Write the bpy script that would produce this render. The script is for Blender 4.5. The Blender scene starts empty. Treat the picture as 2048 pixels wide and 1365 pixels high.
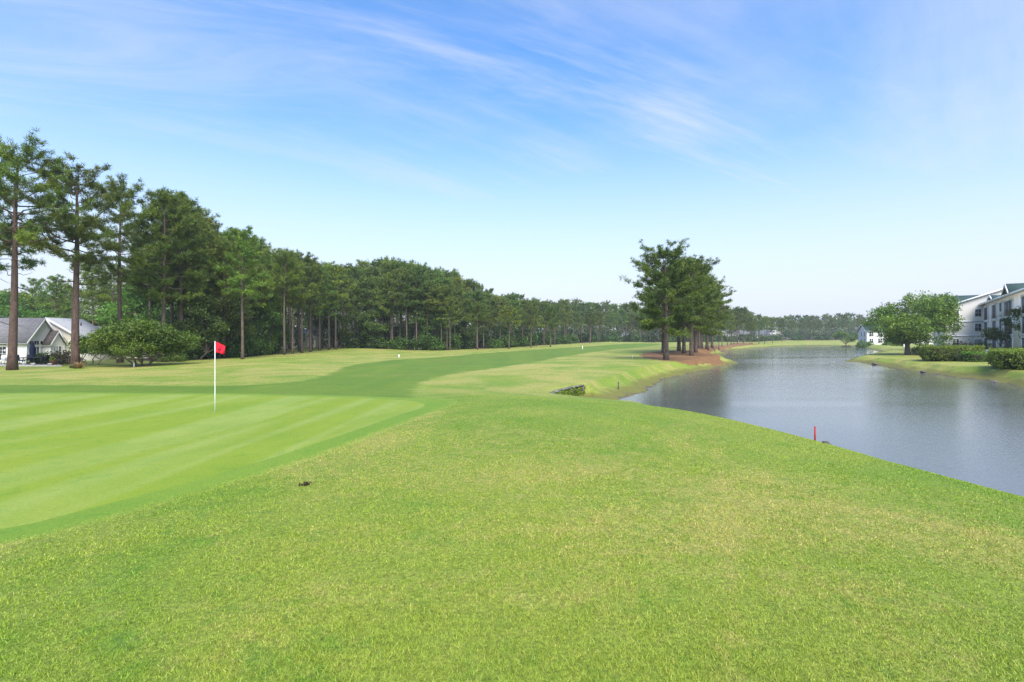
import bpy, math, mathutils, numpy as np
from math import radians, sin, cos, pi

sc = bpy.context.scene
COL = sc.collection

# ------------------------------------------------------------------ camera
CZ = 3.4            # lens height above the pond's water (z = 0); about 1.65 m above the turf
HOR = 678.0         # picture row of the horizon
F = 1024.0          # focal length in picture pixels (18 mm on a 36 mm sensor)
cam_d = bpy.data.cameras.new('camera')
cam_d.lens = 18.0; cam_d.sensor_width = 36.0
cam_d.shift_y = -(682.5 - HOR) / 2048.0
cam_d.clip_start = 0.05; cam_d.clip_end = 6000
cam = bpy.data.objects.new('camera', cam_d); COL.objects.link(cam)
cam.location = (0, 0, CZ); cam.rotation_euler = (radians(90), 0, 0)
sc.camera = cam

# ------------------------------------------------------------------ sky, sun, exposure
SUN_EL, SUN_AZ = 50.0, 166.0       # azimuth clockwise from +Y (view direction): behind the camera, to the right
W = bpy.data.worlds.new('World'); sc.world = W; W.use_nodes = True
nt = W.node_tree; nt.nodes.clear()
def N(nt, typ, **kw):
    n = nt.nodes.new(typ)
    for k, v in kw.items():
        if k.startswith('i_'):
            key = k[2:]
            key = int(key) if key.isdigit() else key.replace('_', ' ')
            n.inputs[key].default_value = v
        else:
            setattr(n, k, v)
    return n
def L(nt, a, b): nt.links.new(a, b)
sky = N(nt, 'ShaderNodeTexSky', sky_type='NISHITA', sun_disc=False)
sky.sun_elevation = radians(SUN_EL); sky.sun_rotation = radians(SUN_AZ)
sky.air_density = 1.25; sky.dust_density = 1.2; sky.ozone_density = 2.2
tc = N(nt, 'ShaderNodeTexCoord')
sep = N(nt, 'ShaderNodeSeparateXYZ'); L(nt, tc.outputs['Generated'], sep.inputs[0])
# cirrus: the view direction projected on a flat cloud layer
den = N(nt, 'ShaderNodeMath', operation='MAXIMUM', i_1=0.0); L(nt, sep.outputs['Z'], den.inputs[0])
den2 = N(nt, 'ShaderNodeMath', operation='ADD', i_1=0.12); L(nt, den.outputs[0], den2.inputs[0])
px_ = N(nt, 'ShaderNodeMath', operation='DIVIDE'); L(nt, sep.outputs['X'], px_.inputs[0]); L(nt, den2.outputs[0], px_.inputs[1])
py_ = N(nt, 'ShaderNodeMath', operation='DIVIDE'); L(nt, sep.outputs['Y'], py_.inputs[0]); L(nt, den2.outputs[0], py_.inputs[1])
cmb = N(nt, 'ShaderNodeCombineXYZ'); L(nt, px_.outputs[0], cmb.inputs[0]); L(nt, py_.outputs[0], cmb.inputs[1])
def cloud_layer(rot, scl, nscale, lo, hi, dist, off):
    mp = N(nt, 'ShaderNodeMapping', vector_type='TEXTURE'); mp.inputs['Rotation'].default_value = (0, 0, radians(rot)); mp.inputs['Scale'].default_value = scl
    mp.inputs['Location'].default_value = off
    L(nt, cmb.outputs[0], mp.inputs[0])
    nz = N(nt, 'ShaderNodeTexNoise', i_Scale=nscale, i_Detail=9.0, i_Roughness=0.62, i_Distortion=dist)
    L(nt, mp.outputs[0], nz.inputs['Vector'])
    mr = N(nt, 'ShaderNodeMapRange', interpolation_type='SMOOTHSTEP'); mr.inputs[1].default_value = lo; mr.inputs[2].default_value = hi
    L(nt, nz.outputs['Fac'], mr.inputs[0])
    return mr.outputs[0]
c1 = cloud_layer(38, (5.5, 1.0, 1), 1.1, 0.40, 0.80, 0.9, (0.4, 1.6, 0))
c2 = cloud_layer(24, (4.5, 0.8, 1), 1.6, 0.44, 0.80, 1.3, (5.1, 0.6, 0))
c3 = cloud_layer(30, (2.0, 1.7, 1), 0.6, 0.42, 0.72, 0.2, (4.2, 2.3, 0))
m1 = N(nt, 'ShaderNodeMath', operation='MAXIMUM'); L(nt, c1, m1.inputs[0]); L(nt, c2, m1.inputs[1])
m2 = N(nt, 'ShaderNodeMath', operation='MULTIPLY', i_1=0.54); L(nt, m1.outputs[0], m2.inputs[0])
m3 = N(nt, 'ShaderNodeMath', operation='MULTIPLY', i_1=0.30); L(nt, c3, m3.inputs[0])
m4 = N(nt, 'ShaderNodeMath', operation='ADD', use_clamp=True); L(nt, m2.outputs[0], m4.inputs[0]); L(nt, m3.outputs[0], m4.inputs[1])
# thin veil thickening towards the horizon, all the way round
ve = N(nt, 'ShaderNodeMapRange', interpolation_type='SMOOTHSTEP'); ve.inputs[1].default_value = 0.0; ve.inputs[2].default_value = 0.46
ve.inputs[3].default_value = 0.95; ve.inputs[4].default_value = 0.03
L(nt, sep.outputs['Z'], ve.inputs[0])
mx = N(nt, 'ShaderNodeMath', operation='MAXIMUM'); L(nt, m4.outputs[0], mx.inputs[0]); L(nt, ve.outputs[0], mx.inputs[1])
hs = N(nt, 'ShaderNodeHueSaturation', i_Saturation=1.36, i_Value=1.20, i_Hue=0.507); L(nt, sky.outputs[0], hs.inputs['Color'])
mixs = N(nt, 'ShaderNodeMix', data_type='RGBA'); L(nt, mx.outputs[0], mixs.inputs['Factor'])
L(nt, hs.outputs[0], mixs.inputs['A']); mixs.inputs['B'].default_value = (3.45, 3.70, 4.45, 1)
bg = N(nt, 'ShaderNodeBackground', i_Strength=0.057); L(nt, mixs.outputs['Result'], bg.inputs[0])
wo = N(nt, 'ShaderNodeOutputWorld'); L(nt, bg.outputs[0], wo.inputs[0])

sd_ = bpy.data.lights.new('sun', 'SUN'); sd_.energy = 1.5; sd_.angle = radians(40); sd_.color = (1.0, 0.965, 0.90)
sun = bpy.data.objects.new('sun', sd_); COL.objects.link(sun)
# lamp shines along its -Z: aim it from the sun's place to the scene
_d = mathutils.Vector((sin(radians(SUN_AZ)) * cos(radians(SUN_EL)), cos(radians(SUN_AZ)) * cos(radians(SUN_EL)), sin(radians(SUN_EL))))
sun.rotation_euler = _d.to_track_quat('Z', 'Y').to_euler()
sun.location = (20, -40, 60)

vs = sc.view_settings
vs.view_transform = 'Standard'; vs.look = 'None'; vs.gamma = 1.0; vs.use_curve_mapping = False
vs.exposure = 2.08
HAZE = 0.00033
sc.cycles.max_bounces = 6; sc.cycles.transparent_max_bounces = 6
sc.cycles.diffuse_bounces = 3; sc.cycles.glossy_bounces = 3; sc.cycles.transmission_bounces = 3; sc.cycles.volume_bounces = 0
sc.cycles.use_denoising = True; sc.cycles.denoiser = 'OPENIMAGEDENOISE'; sc.cycles.denoising_input_passes = 'RGB_ALBEDO_NORMAL'; sc.cycles.denoising_prefilter = 'NONE'; sc.cycles.use_adaptive_sampling = False
sc.cycles.caustics_reflective = False; sc.cycles.caustics_refractive = False

# ------------------------------------------------------------------ helpers
rng = np.random.default_rng(7)

class MB:
    """collects vertices and faces; build() links them as one mesh object"""
    def __init__(s): s.v = []; s.t = []; s.q = []; s.n = 0; s.c = []
    def add(s, v, t=None, q=None, c=0.5):
        v = np.asarray(v, float).reshape(-1, 3)
        if t is not None and len(t): s.t.append(np.asarray(t, int).reshape(-1, 3) + s.n)
        if q is not None and len(q): s.q.append(np.asarray(q, int).reshape(-1, 4) + s.n)
        s.v.append(v); s.n += len(v)
        s.c.append(np.broadcast_to(np.asarray(c, float), (len(v),)))
        return s
    def box(s, lo, hi):
        x0, y0, z0 = lo; x1, y1, z1 = hi
        v = [(x0,y0,z0),(x1,y0,z0),(x1,y1,z0),(x0,y1,z0),(x0,y0,z1),(x1,y0,z1),(x1,y1,z1),(x0,y1,z1)]
        return s.add(v, q=[(0,3,2,1),(4,5,6,7),(0,1,5,4),(1,2,6,5),(2,3,7,6),(3,0,4,7)])
    def hexa(s, a, b):
        """a, b: two quads (4 points each) joined"""
        v = list(a) + list(b)
        return s.add(v, q=[(0,3,2,1),(4,5,6,7),(0,1,5,4),(1,2,6,5),(2,3,7,6),(3,0,4,7)])
    def tube(s, P, R, n=6, cap=True, c=0.5):
        P = np.asarray(P, float); R = np.broadcast_to(np.asarray(R, float), (len(P),))
        T = np.gradient(P, axis=0); T /= np.linalg.norm(T, axis=1)[:, None] + 1e-9
        ref = np.array([0, 0, 1.0]) if abs(T[0][2]) < 0.9 else np.array([1.0, 0, 0])
        U = np.cross(T, ref); U /= np.linalg.norm(U, axis=1)[:, None] + 1e-9
        V = np.cross(T, U)
        a = np.linspace(0, 2*pi, n, endpoint=False)
        ring = P[:, None, :] + R[:, None, None]*(np.cos(a)[None, :, None]*U[:, None, :] + np.sin(a)[None, :, None]*V[:, None, :])
        m = len(P); i = np.arange(m-1)[:, None]*n; j = np.arange(n)[None, :]; k = (j+1) % n
        q = np.stack([i+j, i+k, i+n+k, i+n+j], -1).reshape(-1, 4)
        v = ring.reshape(-1, 3); t = []
        if cap:
            v = np.vstack([v, P[0], P[-1]])
            t = [(m*n, (b+1) % n, b) for b in range(n)] + [(m*n+1, (m-1)*n+b, (m-1)*n+(b+1) % n) for b in range(n)]
        return s.add(v, t=t, q=q, c=c)
    def lathe(s, prof, n=12, at=(0,0,0)):
        prof = np.asarray(prof, float); a = np.linspace(0, 2*pi, n, endpoint=False)
        v = np.stack([prof[:, None, 0]*np.cos(a), prof[:, None, 0]*np.sin(a), np.broadcast_to(prof[:, None, 1], (len(prof), n))], -1).reshape(-1, 3) + np.asarray(at)
        i = np.arange(len(prof)-1)[:, None]*n; j = np.arange(n)[None, :]; k = (j+1) % n
        return s.add(v, q=np.stack([i+j, i+k, i+n+k, i+n+j], -1).reshape(-1, 4))
    def mesh(s, name, mat=None, smooth=False):
        me = bpy.data.meshes.new(name)
        v = np.vstack(s.v) if s.v else np.zeros((0, 3))
        t = np.vstack(s.t) if s.t else np.zeros((0, 3), int)
        q = np.vstack(s.q) if s.q else np.zeros((0, 4), int)
        me.vertices.add(len(v)); me.vertices.foreach_set('co', v.astype(np.float32).ravel())
        nl = len(t)*3 + len(q)*4
        me.loops.add(nl); me.loops.foreach_set('vertex_index', np.concatenate([t.ravel(), q.ravel()]).astype(np.int32))
        npoly = len(t) + len(q)
        me.polygons.add(npoly)
        ls = np.concatenate([np.arange(len(t))*3, len(t)*3 + np.arange(len(q))*4]).astype(np.int32)
        me.polygons.foreach_set('loop_start', ls)
        if smooth: me.polygons.foreach_set('use_smooth', np.ones(npoly, bool))
        at = me.attributes.new('cv', 'FLOAT', 'POINT'); at.data.foreach_set('value', np.concatenate(s.c).astype(np.float32))
        me.update(calc_edges=True); me.validate()
        if mat is not None: me.materials.append(mat)
        return me
    def build(s, name, mat, parent=None, smooth=False):
        return link(name, s.mesh(name, mat, smooth), parent)

def link(name, me, parent=None, loc=None):
    o = bpy.data.objects.new(name, me); COL.objects.link(o)
    if parent is not None: o.parent = parent
    if loc is not None: o.location = loc
    return o
def tag(o, label=None, cat=None, group=None, kind=None):
    if label: o['label'] = label
    if cat: o['category'] = cat
    if group: o['group'] = group
    if kind: o['kind'] = kind
    return o
def thing(name, label, cat, loc, rz=0.0, group=None, scale=1.0):
    o = bpy.data.objects.new(name, None); COL.objects.link(o)
    o.empty_display_size = 0.2
    o.location = loc; o.rotation_euler = (0, 0, rz); o.scale = (scale,)*3 if not hasattr(scale, '__len__') else scale
    return tag(o, label, cat, group)

# ------------------------------------------------------------------ materials
def newmat(name):
    m = bpy.data.materials.new(name); m.use_nodes = True; nt = m.node_tree; nt.nodes.clear()
    out = N(nt, 'ShaderNodeOutputMaterial'); b = N(nt, 'ShaderNodeBsdfPrincipled'); L(nt, b.outputs[0], out.inputs[0])
    return m, nt, b, out
def ramp(nt, src, stops):
    r = N(nt, 'ShaderNodeValToRGB'); e = r.color_ramp.elements
    while len(e) < len(stops): e.new(0.5)
    for k, (p, c) in enumerate(stops): e[k].position = p; e[k].color = (*c, 1) if len(c) == 3 else c
    L(nt, src, r.inputs[0]); return r.outputs[0]
def noise(nt, vec, scale, detail=4, rough=0.55, dist=0.0, scl=None, rot=0):
    if scl is not None:
        mp = N(nt, 'ShaderNodeMapping'); mp.inputs['Scale'].default_value = scl; mp.inputs['Rotation'].default_value = (0, 0, radians(rot)); L(nt, vec, mp.inputs[0]); vec = mp.outputs[0]
    n = N(nt, 'ShaderNodeTexNoise', i_Scale=scale, i_Detail=detail, i_Roughness=rough, i_Distortion=dist); L(nt, vec, n.inputs['Vector']); return n.outputs['Fac']
def mrange(nt, src, a, b, c=0.0, d=1.0, smooth=True):
    m = N(nt, 'ShaderNodeMapRange'); m.interpolation_type = 'SMOOTHSTEP' if smooth else 'LINEAR'
    for k, v in zip((1, 2, 3, 4), (a, b, c, d)): m.inputs[k].default_value = v
    L(nt, src, m.inputs[0]); return m.outputs[0]
def mix(nt, fac, a, b, blend='MIX'):
    m = N(nt, 'ShaderNodeMix', data_type='RGBA', blend_type=blend)
    for s, v in (('Factor', fac), ('A', a), ('B', b)):
        if isinstance(v, (int, float)): m.inputs[s].default_value = v
        elif isinstance(v, tuple): m.inputs[s].default_value = (*v, 1)
        else: L(nt, v, m.inputs[s])
    return m.outputs['Result']
def math_(nt, op, a, b=0.5):
    m = N(nt, 'ShaderNodeMath', operation=op)
    for k, v in ((0, a), (1, b)):
        if isinstance(v, (int, float)): m.inputs[k].default_value = v
        else: L(nt, v, m.inputs[k])
    return m.outputs[0]
def bump(nt, b, h, strength, dist):
    n = N(nt, 'ShaderNodeBump', i_Strength=strength, i_Distance=dist); L(nt, h, n.inputs['Height']); L(nt, n.outputs[0], b.inputs['Normal'])
def pos(nt): return N(nt, 'ShaderNodeNewGeometry').outputs['Position']

def grass_colour(nt, P, g1, g2, straw, straw_lo, straw_hi, patch=0.35):
    """turf: two greens in drifting patches, straw-coloured dormant patches and fine blade mottling"""
    big = noise(nt, P, patch, 5, 0.6, 0.4)
    col = mix(nt, mrange(nt, big, 0.35, 0.65), g1, g2)
    tuft = noise(nt, P, 2.6, 5, 0.7, 0.5)
    col = mix(nt, mrange(nt, tuft, 0.52, 0.70, 0, 0.55), col, tuple(c*k for c, k in zip(g1, (0.62, 0.86, 0.9))))
    dry = noise(nt, P, patch*0.6, 6, 0.65, 0.8, scl=(1, 1, 1))
    dry2 = noise(nt, P, 9.0, 3, 0.6)
    d = math_(nt, 'ADD', dry, math_(nt, 'MULTIPLY', math_(nt, 'SUBTRACT', dry2, 0.5), 0.35))
    # drier turf beyond the near mound, and one worn tan track across the mound
    sp = N(nt, 'ShaderNodeSeparateXYZ'); L(nt, P, sp.inputs[0]); X, Y = sp.outputs['X'], sp.outputs['Y']
    d = math_(nt, 'ADD', d, mrange(nt, Y, 19.0, 34.0, 0.0, 0.085))
    wob_ = math_(nt, 'MULTIPLY', math_(nt, 'SUBTRACT', noise(nt, P, 1.3, 3, 0.6), 0.5), 0.5)
    ln = math_(nt, 'ABSOLUTE', math_(nt, 'ADD', math_(nt, 'SUBTRACT', X, math_(nt, 'ADD', math_(nt, 'MULTIPLY', Y, 0.37), 0.2)), wob_))
    track = math_(nt, 'MULTIPLY', mrange(nt, ln, 0.0, 0.13, 0.075, 0.0), mrange(nt, Y, 7.0, 9.5, 1.0, 0.0))
    d = math_(nt, 'ADD', d, math_(nt, 'MULTIPLY', track, mrange(nt, noise(nt, P, 2.2, 4, 0.7), 0.35, 0.62)))
    return mix(nt, mrange(nt, d, straw_lo, straw_hi), col, straw)

def turf(name, g1, g2, straw, lo, hi, patch=0.35, fine=0.5, bstr=0.5, shore=False, stripes=None, edge=None):
    m, nt, b, out = newmat(name); P = pos(nt)
    col = grass_colour(nt, P, g1, g2, straw, lo, hi, patch)
    f1 = noise(nt, P, 34.0, 4, 0.7); f2 = noise(nt, P, 150.0, 3, 0.7)
    ff = math_(nt, 'MULTIPLY', f1, f2)
    col = mix(nt, 1.0, col, mixgrey(nt, ff, fine), 'MULTIPLY')
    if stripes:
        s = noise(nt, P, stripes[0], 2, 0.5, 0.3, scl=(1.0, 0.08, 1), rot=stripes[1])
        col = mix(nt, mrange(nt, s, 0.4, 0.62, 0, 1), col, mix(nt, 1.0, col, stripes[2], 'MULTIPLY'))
    if edge:          # ragged mowing edge: cv holds the distance to the sheet's outline
        ea = N(nt, 'ShaderNodeAttribute', attribute_name='cv')
        en = math_(nt, 'ADD', noise(nt, P, edge[1], 4, 0.7), math_(nt, 'MULTIPLY', math_(nt, 'SUBTRACT', f1, 0.5), 0.6))
        ed = math_(nt, 'ADD', ea.outputs['Fac'], math_(nt, 'MULTIPLY', math_(nt, 'SUBTRACT', en, 0.5), edge[0]*1.6))
        base = mix(nt, 1.0, grass_colour(nt, P, *edge[2]), mixgrey(nt, ff, 0.6), 'MULTIPLY')
        col = mix(nt, mrange(nt, ed, -edge[0], -edge[0]*0.15), col, base)
    if shore:
        sepz = N(nt, 'ShaderNodeSeparateXYZ'); L(nt, P, sepz.inputs[0])
        nn = noise(nt, P, 1.1, 6, 0.65)
        zz = math_(nt, 'ADD', sepz.outputs['Z'], math_(nt, 'MULTIPLY', math_(nt, 'SUBTRACT', nn, 0.5), 0.55))
        moss = mix(nt, noise(nt, P, 3.0, 5, 0.7), (0.12, 0.15, 0.014), (0.16, 0.13, 0.045))
        col = mix(nt, mrange(nt, zz, 0.22, 0.44, 1, 0), col, moss)
        mud = mix(nt, noise(nt, P, 5.0, 5, 0.7), (0.045, 0.032, 0.022), (0.14, 0.11, 0.08))
        col = mix(nt, mrange(nt, zz, -0.03, 0.09, 1, 0), col, mud)
    L(nt, col, b.inputs['Base Color']); b.inputs['Roughness'].default_value = 0.75
    b.inputs['Specular IOR Level'].default_value = 0.25
    bump(nt, b, math_(nt, 'ADD', f1, f2), bstr, 0.03)
    return m
def mixgrey(nt, fac, amt):
    return mix(nt, mrange(nt, fac, 0.12, 0.42), (1-amt,)*3, (1+amt*0.55,)*3)

GREENS = dict(
    rough=((0.168, 0.270, 0.026), (0.248, 0.312, 0.042), (0.365, 0.345, 0.088)),
    fair=((0.108, 0.188, 0.013), (0.138, 0.210, 0.016), (0.20, 0.20, 0.04)),
    green=((0.168, 0.250, 0.013), (0.200, 0.272, 0.017), (0.26, 0.27, 0.05)))
ROUGH = (*GREENS['rough'], 0.46, 0.71, 0.30)
M = {}
M['rough'] = turf('rough_turf', *ROUGH, 0.60, 0.6, shore=True)
M['fairway'] = turf('fairway_turf', *GREENS['fair'], 0.62, 0.85, 0.30, 0.40, 0.3, stripes=(0.55, 8, (0.88, 0.93, 0.88)), edge=(0.9, 0.8, ROUGH))
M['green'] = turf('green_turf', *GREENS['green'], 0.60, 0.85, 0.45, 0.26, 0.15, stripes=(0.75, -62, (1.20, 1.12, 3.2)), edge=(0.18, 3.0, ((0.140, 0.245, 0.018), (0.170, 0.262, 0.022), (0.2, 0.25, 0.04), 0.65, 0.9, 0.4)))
M['collar'] = turf('collar_turf', (0.140, 0.245, 0.018), (0.170, 0.262, 0.022), (0.2, 0.25, 0.04), 0.65, 0.9, 0.4, 0.35, 0.3, edge=(0.30, 2.4, ROUGH))

def simple(name, col, rough=0.6, nz=None, col2=None, spec=0.3, bstr=0.0, metal=0.0, space='pos'):
    m, nt, b, out = newmat(name)
    if nz:
        P = pos(nt) if space == 'pos' else N(nt, 'ShaderNodeTexCoord').outputs['Object']
        f = noise(nt, P, nz, 5, 0.65)
        L(nt, mix(nt, mrange(nt, f, 0.3, 0.7), col, col2 or tuple(c*0.75 for c in col)), b.inputs['Base Color'])
        if bstr: bump(nt, b, f, bstr, 0.03)
    else: b.inputs['Base Color'].default_value = (*col, 1)
    b.inputs['Roughness'].default_value = rough; b.inputs['Specular IOR Level'].default_value = spec; b.inputs['Metallic'].default_value = metal
    return m
def straw_mat(name, c1, c2, c3):
    m, nt, b, out = newmat(name); P = pos(nt)
    f = noise(nt, P, 1.2, 5, 0.65); g = noise(nt, P, 14.0, 5, 0.75)
    col = mix(nt, mrange(nt, f, 0.35, 0.65), c1, c2); col = mix(nt, mrange(nt, g, 0.42, 0.70), col, c3)
    L(nt, col, b.inputs['Base Color']); b.inputs['Roughness'].default_value = 0.9; bump(nt, b, g, 0.9, 0.08)
    return m
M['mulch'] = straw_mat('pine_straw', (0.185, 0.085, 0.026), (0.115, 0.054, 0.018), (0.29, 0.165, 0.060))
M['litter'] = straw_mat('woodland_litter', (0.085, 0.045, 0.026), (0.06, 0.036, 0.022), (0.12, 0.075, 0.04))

def water_mat():
    m, nt, b, out = newmat('pond_water'); P = pos(nt)
    b.inputs['Base Color'].default_value = (0.088, 0.096, 0.096, 1)
    b.inputs['IOR'].default_value = 1.333; b.inputs['Specular IOR Level'].default_value = 0.5
    a = noise(nt, P, 4.2, 4, 0.65, 0.3, scl=(1, 1.7, 1), rot=20); c = noise(nt, P, 16.0, 3, 0.6); e = noise(nt, P, 0.055, 3, 0.5, 0.6, scl=(0.35, 1.6, 1), rot=8)
    h = math_(nt, 'ADD', math_(nt, 'MULTIPLY', a, 1.0), math_(nt, 'MULTIPLY', c, 0.35))
    L(nt, mrange(nt, e, 0.35, 0.65, 0.05, 0.11), b.inputs['Roughness'])
    n = N(nt, 'ShaderNodeBump', i_Distance=0.05); L(nt, mrange(nt, e, 0.35, 0.65, 0.09, 0.17), n.inputs['Strength']); L(nt, h, n.inputs['Height']); L(nt, n.outputs[0], b.inputs['Normal'])
    return m
M['water'] = water_mat()

def leaf_mat(name, c1, c2, c3, trans=0.22, rough=0.5):
    """foliage: hue drifts per leaf clump (attribute cv) and per tree"""
    m, nt, b, out = newmat(name)
    at = N(nt, 'ShaderNodeAttribute', attribute_name='cv'); oi = N(nt, 'ShaderNodeObjectInfo')
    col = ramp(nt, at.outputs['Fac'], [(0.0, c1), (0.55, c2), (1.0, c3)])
    hs = N(nt, 'ShaderNodeHueSaturation', i_Saturation=1.0); L(nt, col, hs.inputs['Color'])
    L(nt, mrange(nt, oi.outputs['Random'], 0, 1, 0.72, 1.32, False), hs.inputs['Value'])
    L(nt, mrange(nt, math_(nt, 'FRACT', math_(nt, 'MULTIPLY', oi.outputs['Random'], 7.31)), 0, 1, 0.462, 0.512, False), hs.inputs['Hue'])
    L(nt, hs.outputs[0], b.inputs['Base Color']); b.inputs['Roughness'].default_value = rough; b.inputs['Specular IOR Level'].default_value = 0.3
    tr = N(nt, 'ShaderNodeBsdfTranslucent'); L(nt, hs.outputs[0], tr.inputs[0])
    ms = N(nt, 'ShaderNodeMixShader', i_0=trans); L(nt, b.outputs[0], ms.inputs[1]); L(nt, tr.outputs[0], ms.inputs[2]); L(nt, ms.outputs[0], out.inputs[0])
    return m
M['needles'] = leaf_mat('pine_needles', (0.068, 0.120, 0.017), (0.102, 0.176, 0.021), (0.192, 0.257, 0.028))
M['needles_far'] = leaf_mat('far_pine_needles', (0.068, 0.124, 0.021), (0.102, 0.170, 0.025), (0.175, 0.234, 0.031))
M['oak_leaf'] = leaf_mat('oak_leaves', (0.054, 0.122, 0.017), (0.089, 0.179, 0.022), (0.150, 0.241, 0.030))
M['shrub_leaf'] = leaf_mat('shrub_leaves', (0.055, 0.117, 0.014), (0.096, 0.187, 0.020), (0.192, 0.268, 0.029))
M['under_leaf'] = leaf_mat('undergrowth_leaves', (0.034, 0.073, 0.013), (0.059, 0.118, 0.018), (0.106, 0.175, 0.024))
M['hedge_leaf'] = leaf_mat('hedge_leaves', (0.066, 0.139, 0.014), (0.107, 0.210, 0.018), (0.183, 0.295, 0.029))
M['red_leaf'] = leaf_mat('reddish_shrub_leaves', (0.06, 0.065, 0.02), (0.10, 0.085, 0.03), (0.16, 0.09, 0.05))
M['dry_grass'] = leaf_mat('dry_ornamental_grass', (0.20, 0.15, 0.06), (0.30, 0.22, 0.09), (0.36, 0.28, 0.13))
M['blue_grass'] = leaf_mat('arching_grass', (0.09, 0.15, 0.06), (0.14, 0.20, 0.09), (0.20, 0.26, 0.14))

def bark_mat(name, c1, c2, c3):
    m, nt, b, out = newmat(name); T = N(nt, 'ShaderNodeTexCoord').outputs['Object']
    f = noise(nt, T, 1.6, 5, 0.75, 0.2, scl=(2.2, 2.2, 0.6)); g = noise(nt, T, 4.5, 4, 0.7, 0.0, scl=(2, 2, 0.7))
    col = mix(nt, mrange(nt, f, 0.32, 0.68), c1, c2); col = mix(nt, mrange(nt, g, 0.50, 0.72), col, c3)
    L(nt, col, b.inputs['Base Color']); b.inputs['Roughness'].default_value = 0.9; bump(nt, b, math_(nt, 'ADD', f, g), 0.9, 0.06)
    return m
M['bark'] = bark_mat('pine_bark', (0.090, 0.066, 0.050), (0.155, 0.115, 0.088), (0.040, 0.030, 0.025))
M['bark_red'] = bark_mat('reddish_pine_bark', (0.070, 0.040, 0.030), (0.125, 0.080, 0.060), (0.025, 0.018, 0.015))
M['bark_grey'] = bark_mat('grey_bark', (0.16, 0.14, 0.11), (0.23, 0.20, 0.16), (0.09, 0.075, 0.06))

def siding(name, c):
    m, nt, b, out = newmat(name); P = pos(nt)
    s = N(nt, 'ShaderNodeSeparateXYZ'); L(nt, P, s.inputs[0])
    fr = math_(nt, 'FRACT', math_(nt, 'MULTIPLY', s.outputs['Z'], 6.0))
    dirt = noise(nt, P, 0.7, 4, 0.6)
    L(nt, mix(nt, mrange(nt, dirt, 0.35, 0.7), c, tuple(x*0.90 for x in c)), b.inputs['Base Color'])
    b.inputs['Roughness'].default_value = 0.6; bump(nt, b, fr, 0.2, 0.015)
    return m
M['siding_white'] = siding('white_siding', (0.86, 0.84, 0.78)); M['siding_cream'] = siding('cream_siding', (0.80, 0.73, 0.60))
M['siding_beige'] = siding('beige_siding', (0.76, 0.71, 0.63)); M['siding_pale'] = siding('pale_siding', (0.76, 0.74, 0.68))
def shingles(name, c1, c2, c3):
    m, nt, b, out = newmat(name); P = pos(nt)
    f = noise(nt, P, 2.4, 2, 0.6, 0, scl=(1, 1, 3.0)); g = noise(nt, P, 11.0, 2, 0.6, 0, scl=(1, 1, 2.0))
    col = mix(nt, mrange(nt, f, 0.40, 0.60), c1, c2); col = mix(nt, mrange(nt, g, 0.45, 0.62), col, c3)
    L(nt, col, b.inputs['Base Color']); b.inputs['Roughness'].default_value = 0.85; bump(nt, b, g, 0.4, 0.02)
    return m
M['shingle_grey'] = shingles('grey_shingles', (0.16, 0.16, 0.17), (0.23, 0.22, 0.22), (0.12, 0.12, 0.13))
M['shingle_light'] = shingles('light_shingles', (0.30, 0.31, 0.32), (0.36, 0.36, 0.36), (0.26, 0.27, 0.28))
M['shingle_blue'] = shingles('blue_grey_shingles', (0.11, 0.13, 0.15), (0.15, 0.17, 0.19), (0.09, 0.10, 0.12))
M['shingle_brown'] = shingles('brown_shingles', (0.09, 0.075, 0.065), (0.13, 0.11, 0.10), (0.06, 0.05, 0.045))
M['shingle_green'] = shingles('green_shingles', (0.035, 0.075, 0.062), (0.050, 0.095, 0.080), (0.028, 0.06, 0.05))
M['trim'] = simple('white_trim', (0.82, 0.82, 0.80), 0.45, 1.5, (0.76, 0.76, 0.74))
M['glass'] = simple('window_glass', (0.02, 0.025, 0.03), 0.06, spec=0.6)
M['blind'] = simple('pale_blind', (0.42, 0.45, 0.42), 0.5)
M['screen'] = simple('porch_screen', (0.022, 0.024, 0.027), 0.45, 3.0, (0.045, 0.048, 0.052))
M['mullion'] = simple('grey_mullion', (0.14, 0.15, 0.16), 0.5)
M['white_paint'] = simple('white_paint', (0.80, 0.80, 0.78), 0.35, 6.0, (0.72, 0.72, 0.70))
M['black'] = simple('black_plastic_and_shade', (0.015, 0.015, 0.016), 0.5)
M['red_paint'] = simple('red_paint', (0.45, 0.015, 0.02), 0.5, 8.0, (0.36, 0.012, 0.018))
M['flag_red'] = simple('flag_cloth', (0.78, 0.012, 0.035), 0.7, 7.0, (0.66, 0.010, 0.03))
M['flag_ink'] = simple('flag_print', (0.06, 0.006, 0.02), 0.7)
M['navy'] = simple('navy_canvas', (0.010, 0.016, 0.045), 0.8, 5.0, (0.016, 0.025, 0.06))
M['blue_fabric'] = simple('blue_fabric', (0.03, 0.09, 0.16), 0.8, 5.0, (0.02, 0.06, 0.11))
M['terracotta'] = simple('terracotta', (0.26, 0.10, 0.05), 0.8, 6.0, (0.18, 0.07, 0.04))
M['patio'] = simple('patio_concrete', (0.42, 0.40, 0.36), 0.85, 2.0, (0.30, 0.29, 0.27), bstr=0.3)
M['dark_metal'] = simple('dark_metal', (0.025, 0.026, 0.03), 0.4, 5.0, (0.04, 0.04, 0.045), metal=0.4)
M['timber'] = simple('weathered_timber', (0.12, 0.105, 0.09), 0.85, 6.0, (0.06, 0.052, 0.045), bstr=0.4)
M['timber_pale'] = simple('pale_timber_cap', (0.20, 0.19, 0.17), 0.8, 5.0, (0.11, 0.105, 0.095), bstr=0.4)
M['stone'] = simple('dark_stone', (0.06, 0.055, 0.05), 0.8, 4.0, (0.14, 0.13, 0.12), bstr=0.6)

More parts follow.
